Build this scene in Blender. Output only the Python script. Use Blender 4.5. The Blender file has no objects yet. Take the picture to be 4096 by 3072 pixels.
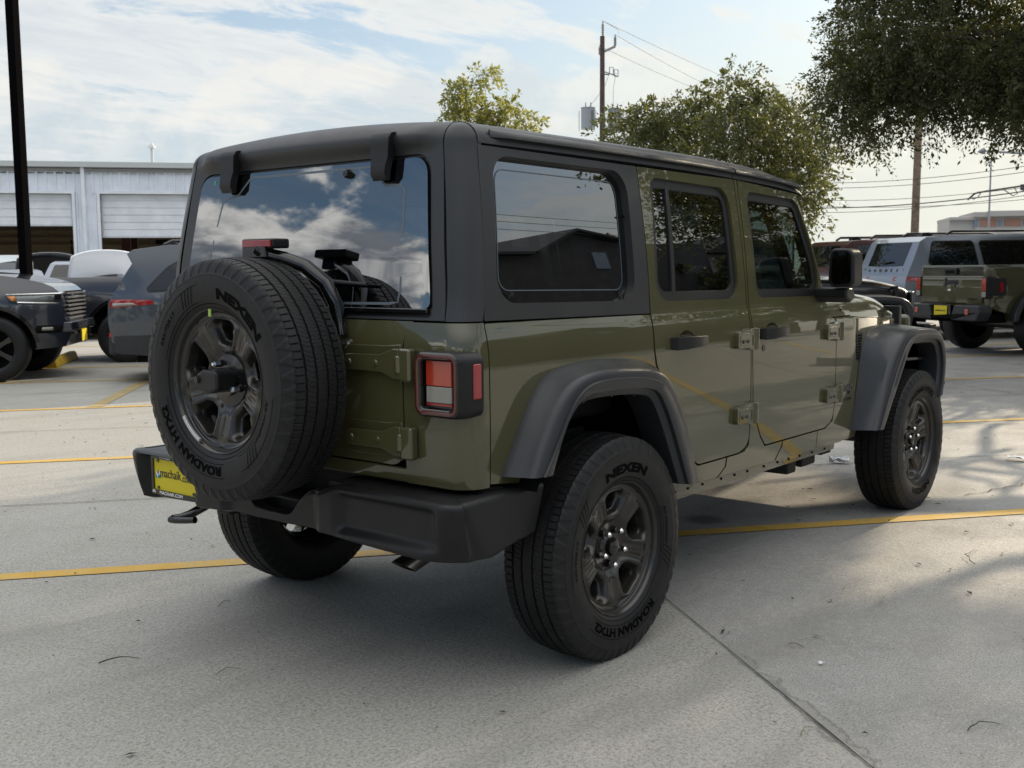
import bpy, bmesh, math, random
import numpy as np
from mathutils import Vector, Matrix

R = math.radians
scene = bpy.context.scene
COL = scene.collection
random.seed(7)

# ------------------------------------------------------------------ camera
CAM = Vector((-3.1174, -2.9701, 1.3627))
YAW, PITCH, ROLL, FOC = R(39.3277), R(-6.0458), R(-0.4392), 1.06166
fw = Vector((math.cos(YAW)*math.cos(PITCH), math.sin(YAW)*math.cos(PITCH), math.sin(PITCH)))
rt = fw.cross(Vector((0, 0, 1))).normalized()
up = rt.cross(fw)
rt2 = rt*math.cos(ROLL)+up*math.sin(ROLL)
up2 = up*math.cos(ROLL)-rt*math.sin(ROLL)
cd = bpy.data.cameras.new('camera')
cd.sensor_fit = 'HORIZONTAL'; cd.sensor_width = 36; cd.lens = 36*FOC
cd.clip_start = .05; cd.clip_end = 3000
cd.dof.use_dof = True; cd.dof.focus_distance = 4.4; cd.dof.aperture_fstop = 9
cam = bpy.data.objects.new('camera', cd); COL.objects.link(cam)
m = Matrix((rt2, up2, -fw)).transposed().to_4x4(); m.translation = CAM
cam.matrix_world = m
scene.camera = cam

# ------------------------------------------------------------------ world
SUN_AZ, SUN_EL = R(-2.3), R(22)
world = bpy.data.worlds.new('World'); scene.world = world; world.use_nodes = True


class NT:
    """small helper around a node tree"""
    def __init__(s, tree): s.t = tree; s.t.nodes.clear()
    def n(s, kind, ins=None, **props):
        nd = s.t.nodes.new(kind)
        for k, v in props.items(): setattr(nd, k, v)
        for k, v in (ins or {}).items():
            sk = nd.inputs[k]
            if isinstance(v, bpy.types.NodeSocket): s.t.links.new(v, sk)
            elif isinstance(v, bpy.types.Node): s.t.links.new(v.outputs[0], sk)
            else: sk.default_value = v
        return nd
    def math(s, op, a, b=0.0, c=None, clamp=False):
        i = {0: a, 1: b}
        if c is not None: i[2] = c
        return s.n('ShaderNodeMath', i, operation=op, use_clamp=clamp).outputs[0]
    def mix(s, f, a, b, blend='MIX'):
        nd = s.n('ShaderNodeMix', {0: f}, data_type='RGBA', blend_type=blend)
        for k, v in ((6, a), (7, b)):
            if isinstance(v, (bpy.types.NodeSocket,)): s.t.links.new(v, nd.inputs[k])
            else: nd.inputs[k].default_value = (*v, 1) if len(v) == 3 else v
        return nd.outputs[2]
    def noise(s, vec, scale, detail=4, rough=.55, dist=0, w=None):
        i = {'Vector': vec, 'Scale': scale, 'Detail': detail, 'Roughness': rough, 'Distortion': dist}
        return s.n('ShaderNodeTexNoise', i, noise_dimensions='3D').outputs[0]
    def ramp(s, fac, lo, hi, a=0.0, b=1.0, smooth=True):
        return s.n('ShaderNodeMapRange', {0: fac, 1: lo, 2: hi, 3: a, 4: b}, interpolation_type='SMOOTHSTEP' if smooth else 'LINEAR', clamp=True).outputs[0]


CLOUD = (9.0, -7.0)                                            # where in the noise the cloud bank is cut


def build_sky():
    w = NT(world.node_tree)
    S, EX = .1, 2**1.3                                                     # background strength
    sky = w.n('ShaderNodeTexSky', sky_type='NISHITA', sun_disc=False, sun_elevation=SUN_EL, sun_rotation=R(90)-SUN_AZ,
              air_density=1.0, dust_density=1.5, ozone_density=1.2, altitude=20)
    d = w.n('ShaderNodeTexCoord').outputs['Generated']
    sp = w.n('ShaderNodeSeparateXYZ', {0: d})
    x, y, z = sp.outputs
    zc = w.math('MAXIMUM', z, 0.0)
    sund = (math.cos(SUN_AZ)*math.cos(SUN_EL), math.sin(SUN_AZ)*math.cos(SUN_EL), math.sin(SUN_EL))
    cs = w.n('ShaderNodeVectorMath', {0: d, 1: sund}, operation='DOT_PRODUCT').outputs['Value']
    tosun = w.ramp(cs, -.5, .95)                               # 0 opposite the sun, 1 near it
    # plane-projected coordinates for layered clouds
    den = w.math('ADD', zc, .10)
    px = w.math('DIVIDE', x, den); py = w.math('DIVIDE', y, den)
    pv = w.n('ShaderNodeCombineXYZ', {0: px, 1: py, 2: 3.0}).outputs[0]
    veil = w.noise(w.n('ShaderNodeMapping', {'Vector': pv, 'Rotation': (0, 0, R(25)), 'Scale': (1, 2.1, 1)}).outputs[0], 1.35, 10, .64, .35)
    veil2 = w.noise(pv, .42, 3, .5)
    vsum = w.math('ADD', w.math('MULTIPLY', veil, .70), w.math('MULTIPLY', veil2, .40))
    veilm = w.ramp(vsum, .505, .60)
    vden = w.ramp(vsum, .52, .72)                              # thicker parts turn grey underneath
    # heaped clouds along the horizon: top edge broken into billows
    cv = w.n('ShaderNodeCombineXYZ', {0: w.math('ADD', x, CLOUD[0]), 1: w.math('ADD', y, CLOUD[1]), 2: w.math('MULTIPLY', z, 1.5)}).outputs[0]
    lump = w.noise(cv, 2.6, 2, .5)
    bill = w.noise(cv, 5.5, 10, .56, .10)
    def shifted(k): return w.n('ShaderNodeVectorMath', {0: cv, 1: (-.020*k, .030*k, .050*k)}, operation='ADD').outputs[0]
    b1 = w.noise(shifted(1.0), 5.5, 10, .56, .10); b2 = w.noise(shifted(.32), 5.5, 10, .56, .10)
    top = w.math('ADD', w.math('MULTIPLY', w.math('SUBTRACT', lump, .5), .42), .20)
    edge = w.math('ADD', w.math('SUBTRACT', top, z), w.math('MULTIPLY', w.math('SUBTRACT', bill, .5), .34))
    cum = w.ramp(edge, .0, .022)
    rel = w.math('ADD', w.math('MULTIPLY', w.math('SUBTRACT', bill, b1), 2.6), w.math('MULTIPLY', w.math('SUBTRACT', bill, b2), 4.2))
    relief = w.ramp(rel, -.42, .50, 0, 1, False)
    depth = w.ramp(edge, .015, .20, 1, 0)
    K = 1/S/EX
    def c(r, g, b): return (r*K, g*K, b*K, 1)            # display-referred value -> emission
    clear = w.mix(1.0, sky.outputs[0], (.42, .50, .56, 1), 'MULTIPLY')
    hz = w.ramp(z, .0, .45, 1, 0)
    pale = w.mix(tosun, c(.52, .60, .68), c(.66, .76, .82))
    clear = w.mix(w.math('MULTIPLY', hz, w.ramp(tosun, 0, .55, .30, .90)), clear, pale)
    veilc = w.mix(tosun, c(.85, .85, .86), w.mix(vden, c(.93, .93, .90), c(.68, .74, .78)))
    a = w.mix(w.math('MULTIPLY', veilm, w.ramp(tosun, .0, .6, .10, .92)), clear, veilc)
    litc = w.math('ADD', w.math('MULTIPLY', relief, .75), w.math('SUBTRACT', w.math('MULTIPLY', depth, .55), .28))
    litc = w.ramp(litc, .12, .88)
    cumc_far = w.mix(litc, c(.40, .44, .52), c(2.2, 2.12, 1.98))     # sunlit heads opposite the sun, grey bellies
    cumc_near = w.mix(litc, c(.64, .71, .76), c(.93, .91, .86))
    cumc = w.mix(w.ramp(tosun, .14, .5), cumc_far, cumc_near)
    b = w.mix(w.math('MULTIPLY', cum, w.ramp(tosun, .25, .6, .96, .60)), a, cumc)
    zen = w.ramp(z, .30, .80, 0, 1)                               # unseen zenith brightened to add light from above
    b = w.mix(w.math('MULTIPLY', zen, .85), b, c(2.0, 1.99, 1.96))
    glow = w.ramp(cs, .62, 1.0)
    low = w.ramp(z, .0, .32, 1, 0)
    glowc = w.mix(w.math('MULTIPLY', glow, w.math('ADD', .22, w.math('MULTIPLY', low, .55))), b, c(1.02, .985, .80))
    bg = w.n('ShaderNodeBackground', {0: glowc, 1: S})
    w.n('ShaderNodeOutputWorld', {0: bg})


build_sky()

sd = bpy.data.lights.new('sun', 'SUN'); sd.energy = 2.3; sd.angle = R(.53); sd.color = (1.0, .83, .60)
sun = bpy.data.objects.new('sun', sd); COL.objects.link(sun)
sv = Vector((math.cos(SUN_AZ)*math.cos(SUN_EL), math.sin(SUN_AZ)*math.cos(SUN_EL), math.sin(SUN_EL)))
sun.rotation_euler = sv.to_track_quat('Z', 'Y').to_euler()

vs = scene.view_settings
scene.display_settings.display_device = 'sRGB'
vs.view_transform = 'Standard'; vs.look = 'None'; vs.exposure = 1.3; vs.gamma = 1.0; vs.use_curve_mapping = False
scene.render.engine = 'CYCLES'
scene.cycles.max_bounces = 8; scene.cycles.transparent_max_bounces = 12
scene.cycles.use_denoising = True
scene.cycles.sample_clamp_indirect = 6
scene.render.film_transparent = False

# ------------------------------------------------------------------ materials
MAT = {}


def mat(name, col=(.5, .5, .5), rough=.5, metal=0.0, spec=.5, coat=0.0, coat_rough=.03, vary=0.0, vscale=8, bump=0.0, bscale=200, ior=1.5, coat_ior=1.5,
        rvary=0.0, bdetail=3):
    """principled material whose colour, roughness and bump are broken up by noise"""
    mt = bpy.data.materials.new(name); mt.use_nodes = True
    w = NT(mt.node_tree)
    co = w.n('ShaderNodeTexCoord').outputs['Object']
    ins = {'Base Color': (*col, 1), 'Roughness': rough, 'Metallic': metal, 'Specular IOR Level': spec, 'Coat Weight': coat, 'Coat Roughness': coat_rough, 'Coat IOR': coat_ior, 'IOR': ior}
    if vary:
        nz = w.noise(co, vscale, 6, .6)
        lo = tuple(c*(1-vary) for c in col); hi = tuple(min(1, c*(1+vary)) for c in col)
        ins['Base Color'] = w.mix(w.ramp(nz, .3, .7), lo, hi)
    if rvary:
        ins['Roughness'] = w.ramp(w.noise(co, vscale*.7+2, 5, .6), .3, .7, max(.02, rough-rvary), min(1, rough+rvary))
    if bump:
        nb = w.noise(co, bscale, bdetail, .6)
        ins['Normal'] = w.n('ShaderNodeBump', {'Strength': bump, 'Distance': .002, 'Height': nb}).outputs[0]
    p = w.n('ShaderNodeBsdfPrincipled', ins)
    w.n('ShaderNodeOutputMaterial', {0: p})
    MAT[name] = mt
    return mt


def glass(name, tint, f0=2.4, gl=(.95, .97, 1)):
    """tinted automotive glass: clear mirror coat over a dark see-through tint"""
    mt = bpy.data.materials.new(name); mt.use_nodes = True
    w = NT(mt.node_tree)
    fr = w.n('ShaderNodeFresnel', {'IOR': f0}).outputs[0]
    tr = w.n('ShaderNodeBsdfTransparent', {0: (*tint, 1)})
    go = w.n('ShaderNodeBsdfGlossy', {0: (*gl, 1), 'Roughness': .003})
    w.n('ShaderNodeOutputMaterial', {0: w.n('ShaderNodeMixShader', {0: fr, 1: tr, 2: go})})
    MAT[name] = mt
    return mt


def leaf_mat(name, a, b, trans=.35):
    mt = bpy.data.materials.new(name); mt.use_nodes = True
    w = NT(mt.node_tree)
    rnd = w.n('ShaderNodeNewGeometry').outputs['Random Per Island']
    col = w.mix(rnd, a, b)
    d = w.n('ShaderNodeBsdfPrincipled', {'Base Color': col, 'Roughness': .5, 'Specular IOR Level': .35})
    tcol = w.mix(1.0, col, (1.9, 1.75, .6), 'MULTIPLY')
    t = w.n('ShaderNodeBsdfTranslucent', {0: tcol})
    w.n('ShaderNodeOutputMaterial', {0: w.n('ShaderNodeMixShader', {0: trans, 1: d, 2: t})})
    MAT[name] = mt
    return mt


mat('paint', (.064, .061, .027), .38, 0, .12, 1.0, .008, coat_ior=1.66)
mat('tailgate_paint', (.064, .061, .027), .38, 0, .12, 1.0, .012, coat_ior=1.66)
mat("hardtop", (.028, .0285, .030), .38, 0, .40, bump=.10, bscale=900, rvary=.04)
mat('black_plastic', (.011, .011, .0115), .37, 0, .32, bump=.16, bscale=1100, rvary=.05)
mat('flare_plastic', (.025, .0265, .030), .33, 0, .42, bump=.12, bscale=1100, rvary=.05)
mat('gloss_black', (.005, .005, .0055), .14, 0, .5, .3)
mat('void_black', (.006, .006, .006), .9, 0, .1)
mat('rubber_seal', (.007, .007, .007), .5)
mat('tyre_rubber', (.0115, .0115, .012), .50, 0, .28, vary=.2, vscale=25, bump=.25, bscale=350)
mat('tyre_letter', (.0018, .0018, .0018), .75, 0, .05)
mat('rim_black', (.040, .037, .033), .27, .6, .5, .35, .12)
mat('chrome', (.75, .74, .72), .12, 1.0)
mat('dark_chrome', (.12, .12, .12), .25, 1.0)
mat('steel_pipe', (.34, .32, .29), .30, 1.0, vary=.3)
mat('brake_red', (.26, .006, .010), .12, 0, .6, .6)
mat('lamp_red', (.36, .03, .012), .10, 0, .6, .8)
mat('lamp_ring', (.075, .012, .008), .18, 0, .6, .6)
mat('lamp_clear', (.24, .235, .20), .15, 0, .6, .6, bump=.8, bscale=260)
mat('amber', (.5, .16, .012), .15, 0, .6, .5)
mat('plate_yellow', (.62, .50, .006), .45)
mat('white_print', (.75, .75, .75), .5)
mat('black_print', (.012, .012, .014), .5)
mat('emblem_blue', (.03, .10, .28), .5)
mat('emblem_green', (.05, .28, .16), .5)
mat('sticker_green', (.30, .45, .07), .5)
mat('weight_silver', (.55, .56, .57), .4, .6)
mat('chrome_bar', (.62, .63, .65), .35, .85)
mat('seat_cloth', (.015, .015, .016), .8)
mat('defrost_line', (.10, .12, .14), .4)
mat('mirror_glass', (.10, .11, .11), .02, 1.0)
mat('underbody', (.014, .013, .012), .6, vary=.4, vscale=12)
glass('privacy_glass', (.05, .055, .06), 2.75)
glass('cabin_glass', (.32, .38, .35), 1.75)

# ------------------------------------------------------------------ geometry helpers
def mesh_obj(name, verts, faces, mats, parent=None, mi=None, smooth=True, ang=35, bevel=0, segs=2, bang=40, recalc=True):
    me = bpy.data.meshes.new(name)
    me.from_pydata([tuple(v) for v in verts], [], [tuple(f) for f in faces])
    if not isinstance(mats, (list, tuple)): mats = [mats]
    for k in mats: me.materials.append(MAT[k])
    if mi is not None and len(mats) > 1: me.polygons.foreach_set('material_index', mi)
    if recalc:
        bm = bmesh.new(); bm.from_mesh(me); bmesh.ops.recalc_face_normals(bm, faces=bm.faces); bm.to_mesh(me); bm.free()
    if smooth:
        me.shade_smooth()
        if not bevel and ang < 180: me.set_sharp_from_angle(angle=R(ang))
    o = bpy.data.objects.new(name, me); COL.objects.link(o)
    if parent: o.parent = parent
    if bevel: add_bevel(o, bevel, segs, bang)
    return o


def add_bevel(o, w, segs=2, ang=40):
    md = o.modifiers.new('bevel', 'BEVEL'); md.width = w; md.segments = segs; md.limit_method = 'ANGLE'; md.angle_limit = R(ang)
    md.harden_normals = True; md.use_clamp_overlap = True
    return md


def empty(name, loc=(0, 0, 0), rz=0.0, parent=None):
    o = bpy.data.objects.new(name, None); COL.objects.link(o); o.empty_display_size = .2
    o.location = loc; o.rotation_euler = (0, 0, rz)
    if parent: o.parent = parent
    return o


def tag(o, label=None, cat=None, group=None, kind=None):
    if label: o['label'] = label
    if cat: o['category'] = cat
    if group: o['group'] = group
    if kind: o['kind'] = kind
    return o


class MB:
    """collects simple solids into one mesh"""
    def __init__(s): s.v = []; s.f = []; s.m = []
    def add(s, vs, fs, mi=0):
        b = len(s.v); s.v += [tuple(v) for v in vs]; s.f += [tuple(i+b for i in f) for f in fs]; s.m += [mi]*len(fs)
        return s
    def box(s, c, size, mi=0, rz=0, ry=0, rx=0):
        M = Matrix.Rotation(rz, 3, 'Z') @ Matrix.Rotation(ry, 3, 'Y') @ Matrix.Rotation(rx, 3, 'X')
        hx, hy, hz = size[0]/2, size[1]/2, size[2]/2
        vs = [Vector(c)+M @ Vector((a*hx, b*hy, e*hz)) for a in (-1, 1) for b in (-1, 1) for e in (-1, 1)]
        return s.add(vs, [(0, 1, 3, 2), (4, 6, 7, 5), (0, 4, 5, 1), (2, 3, 7, 6), (0, 2, 6, 4), (1, 5, 7, 3)], mi)
    def cyl(s, a, b, r0, r1=None, n=16, mi=0, cap=True):
        a = Vector(a); b = Vector(b); r1 = r0 if r1 is None else r1
        d = (b-a).normalized(); e = d.orthogonal().normalized(); g = d.cross(e)
        vs = []
        for p, r in ((a, r0), (b, r1)):
            vs += [p+(e*math.cos(2*math.pi*i/n)+g*math.sin(2*math.pi*i/n))*r for i in range(n)]
        fs = [(i, (i+1) % n, n+(i+1) % n, n+i) for i in range(n)]
        if cap: fs += [tuple(range(n))[::-1], tuple(range(n, 2*n))]
        return s.add(vs, fs, mi)
    def tube(s, pts, r, n=8, mi=0, cap=True):
        pts = [Vector(p) for p in pts]; rs = r if isinstance(r, (list, tuple)) else [r]*len(pts)
        vs = []; e = None
        for k, p in enumerate(pts):
            d = (pts[min(k+1, len(pts)-1)]-pts[max(k-1, 0)]).normalized()
            e = d.orthogonal().normalized() if e is None else (e-d*e.dot(d)).normalized()
            g = d.cross(e)
            vs += [p+(e*math.cos(2*math.pi*i/n)+g*math.sin(2*math.pi*i/n))*rs[k] for i in range(n)]
        fs = [(k*n+i, k*n+(i+1) % n, (k+1)*n+(i+1) % n, (k+1)*n+i) for k in range(len(pts)-1) for i in range(n)]
        if cap: fs += [tuple(range(n))[::-1], tuple(range((len(pts)-1)*n, len(pts)*n))]
        return s.add(vs, fs, mi)
    def lathe(s, prof, n=48, mi=0, org=(0, 0, 0)):
        """prof: (r, w); the axis is local -Y (w grows outward, to -Y)"""
        vs = []
        for r, w in prof:
            vs += [(org[0]+r*math.sin(2*math.pi*i/n), org[1]-w, org[2]+r*math.cos(2*math.pi*i/n)) for i in range(n)]
        fs = [(k*n+i, k*n+(i+1) % n, (k+1)*n+(i+1) % n, (k+1)*n+i) for k in range(len(prof)-1) for i in range(n)]
        return s.add(vs, fs, mi)
    def grid(s, fn, us, vs_, mi=0):
        P = [fn(u, v) for u in us for v in vs_]; nv = len(vs_)
        return s.add(P, [(i*nv+j, i*nv+j+1, (i+1)*nv+j+1, (i+1)*nv+j) for i in range(len(us)-1) for j in range(nv-1)], mi)
    def prism(s, poly, axis, a, b, mi=0):
        """extrude a 2-D polygon along axis x, y or z between a and b"""
        def p(q, t): return {'x': (t, q[0], q[1]), 'y': (q[0], t, q[1]), 'z': (q[0], q[1], t)}[axis]
        n = len(poly)
        vs = [p(q, a) for q in poly]+[p(q, b) for q in poly]
        return s.add(vs, [tuple(range(n))[::-1], tuple(range(n, 2*n))]+[(i, (i+1) % n, n+(i+1) % n, n+i) for i in range(n)], mi)
    def build(s, name, mats, parent=None, **k):
        return mesh_obj(name, s.v, s.f, mats, parent, mi=s.m, **k)


def rp(pts, n=6):
    """polygon with rounded corners: points (x, y) or (x, y, radius)"""
    out = []; N = len(pts)
    for i, p in enumerate(pts):
        r = p[2] if len(p) > 2 else 0
        P = Vector(p[:2]); A = Vector(pts[i-1][:2]); B = Vector(pts[(i+1) % N][:2])
        if r <= 0: out.append((P.x, P.y)); continue
        a = (A-P); b = (B-P); la, lb = a.length, b.length; a.normalize(); b.normalize()
        ang = math.acos(max(-1, min(1, a.dot(b)))); t = min(r/math.tan(ang/2), la*.48, lb*.48); r = t*math.tan(ang/2)
        c = P+(a+b).normalized()*(r/math.sin(ang/2)); s0 = P+a*t-c; s1 = P+b*t-c
        a0 = math.atan2(s0.y, s0.x); a1 = math.atan2(s1.y, s1.x); da = (a1-a0+math.pi) % (2*math.pi)-math.pi
        out += [(c.x+r*math.cos(a0+da*k/n), c.y+r*math.sin(a0+da*k/n)) for k in range(n+1)]
    return out


def offset_poly(poly, d):
    """grow (d>0) or shrink a closed polygon"""
    n = len(poly); A = sum(poly[i][0]*poly[(i+1) % n][1]-poly[(i+1) % n][0]*poly[i][1] for i in range(n))
    sg = 1 if A > 0 else -1; out = []
    for i in range(n):
        p = Vector(poly[i]); a = (p-Vector(poly[i-1])); b = (Vector(poly[(i+1) % n])-p)
        if a.length < 1e-7: a = b
        if b.length < 1e-7: b = a
        na = Vector((a.y, -a.x)).normalized(); nb = Vector((b.y, -b.x)).normalized(); nn = na+nb
        nn = nn.normalized() if nn.length > 1e-6 else na
        q = p+nn*(sg*d/max(.5, nn.dot(na))); out.append((q.x, q.y))
    return out


def flat_fill(outline, holes=(), us=(), vs=()):
    """fill a 2-D outline with holes and slice it at the given u and v values"""
    bm = bmesh.new(); es = []
    for loop in (outline, *holes):
        V = [bm.verts.new((x, y, 0)) for x, y in loop]
        es += [bm.edges.new((V[i], V[(i+1) % len(V)])) for i in range(len(V))]
    bmesh.ops.triangle_fill(bm, use_beauty=True, use_dissolve=False, edges=es)
    for u in us:
        bmesh.ops.bisect_plane(bm, geom=bm.verts[:]+bm.edges[:]+bm.faces[:], dist=1e-5, plane_co=(u, 0, 0), plane_no=(1, 0, 0))
    for v in vs:
        bmesh.ops.bisect_plane(bm, geom=bm.verts[:]+bm.edges[:]+bm.faces[:], dist=1e-5, plane_co=(0, v, 0), plane_no=(0, 1, 0))
    return bm


def panel(name, outline, fmap, mats, parent=None, holes=(), us=(), vs=(), thick=.02, bevel=.004, out=(0, -1, 0), segs=2):
    """a curved sheet: 2-D outline sliced, mapped to 3-D by fmap(u, v), given thickness and a rolled edge"""
    bm = flat_fill(outline, holes, us, vs)
    for v in bm.verts: v.co = fmap(v.co.x, v.co.y)
    bm.normal_update()
    o3 = Vector(out); s = sum(f.normal.dot(o3)*f.calc_area() for f in bm.faces)
    bmesh.ops.recalc_face_normals(bm, faces=bm.faces); bm.normal_update()
    s = sum(f.normal.dot(o3)*f.calc_area() for f in bm.faces)
    if s < 0: bmesh.ops.reverse_faces(bm, faces=bm.faces)
    me = bpy.data.meshes.new(name); bm.to_mesh(me); bm.free(); me.materials.append(MAT[mats]); me.shade_smooth()
    o = bpy.data.objects.new(name, me); COL.objects.link(o)
    if parent: o.parent = parent
    if thick:
        sd_ = o.modifiers.new('thick', 'SOLIDIFY'); sd_.thickness = thick; sd_.offset = -1
        if bevel: add_bevel(o, bevel, segs, 50)
    return o


def hermite(xs, ys):
    xs = np.array(xs, float); ys = np.array(ys, float); n = len(xs)
    d = np.diff(ys)/np.diff(xs); mm = np.empty(n); mm[0] = d[0]; mm[-1] = d[-1]
    for i in range(1, n-1):
        h0, h1 = xs[i]-xs[i-1], xs[i+1]-xs[i]; mm[i] = (d[i-1]*h1+d[i]*h0)/(h0+h1)
    def f(x):
        x = min(max(x, xs[0]), xs[-1]); i = min(int(np.searchsorted(xs, x, 'right'))-1, n-2); h = xs[i+1]-xs[i]; t = (x-xs[i])/h
        return float((2*t**3-3*t*t+1)*ys[i]+(t**3-2*t*t+t)*h*mm[i]+(-2*t**3+3*t*t)*ys[i+1]+(t**3-t*t)*h*mm[i+1])
    return f


def lin(a, b, n): return [a+(b-a)*i/(n-1) for i in range(n)]
def sstep(a, b, x):
    t = min(1, max(0, (x-a)/(b-a))); return t*t*(3-2*t)


_txt = {}


def text_geo(body, size=1.0, bold=0.0, shear=0.0, space=1.0):
    """flat lettering from the built-in font as (verts, faces), left-bottom at the origin"""
    key = (body, size, bold, shear, space)
    if key not in _txt:
        c = bpy.data.curves.new('lettering', 'FONT'); c.body = body; c.size = size; c.offset = bold*size; c.shear = shear; c.space_character = space
        c.resolution_u = 4; c.fill_mode = 'FRONT'
        o = bpy.data.objects.new('lettering', c); COL.objects.link(o)
        bpy.context.view_layer.update()
        me = bpy.data.meshes.new_from_object(o.evaluated_get(bpy.context.evaluated_depsgraph_get()))
        V = [v.co.copy() for v in me.vertices]; F = [tuple(p.vertices) for p in me.polygons]
        bpy.data.objects.remove(o); bpy.data.curves.remove(c); bpy.data.meshes.remove(me)
        x0 = min(v.x for v in V); y0 = min(v.y for v in V)
        _txt[key] = ([(v.x-x0, v.y-y0) for v in V], F)
    return _txt[key]


def text_on(mb, body, org, ux, uy, height, mi=0, bold=0.0, depth=.002, width=None, center=False, shear=0.0):
    """lettering on a plane: org = left bottom, ux/uy unit vectors, cap height in metres; raised by depth"""
    V, F = text_geo(body, 1.0, bold, shear)
    h = max(v[1] for v in V); wd = max(v[0] for v in V); k = height/h; kx = k if width is None else width/wd
    ux = Vector(ux).normalized(); uy = Vector(uy).normalized(); nn = ux.cross(uy); o = Vector(org)
    if center: o = o-ux*(wd*kx/2)
    n = len(V)
    vs = [o+ux*(x*kx)+uy*(y*k)+nn*depth for x, y in V]
    mb.add(vs, F, mi)
    # side walls so that the letters have a real thickness
    cnt = {}
    for f in F:
        for i in range(len(f)):
            e = (f[i], f[(i+1) % len(f)]); cnt[tuple(sorted(e))] = cnt.get(tuple(sorted(e)), 0)+1
    be = [e for e, q in cnt.items() if q == 1]
    vs = []; fs = []
    for a, b in be:
        i = len(vs)
        for q in (a, b):
            x, y = V[q]; p = o+ux*(x*kx)+uy*(y*k); vs += [p+nn*depth, p-nn*.001]
        fs.append((i, i+1, i+3, i+2))
    mb.add(vs, fs, mi)
    return wd*kx

# ------------------------------------------------------------------ ground
TX, TY = math.cos(R(-38)), math.sin(R(-38))          # along the painted stalls
NX, NY = -TY, TX                                     # across them
def tn(t, n, z=0.0): return Vector((t*TX+n*NX, t*TY+n*NY, z))


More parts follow.
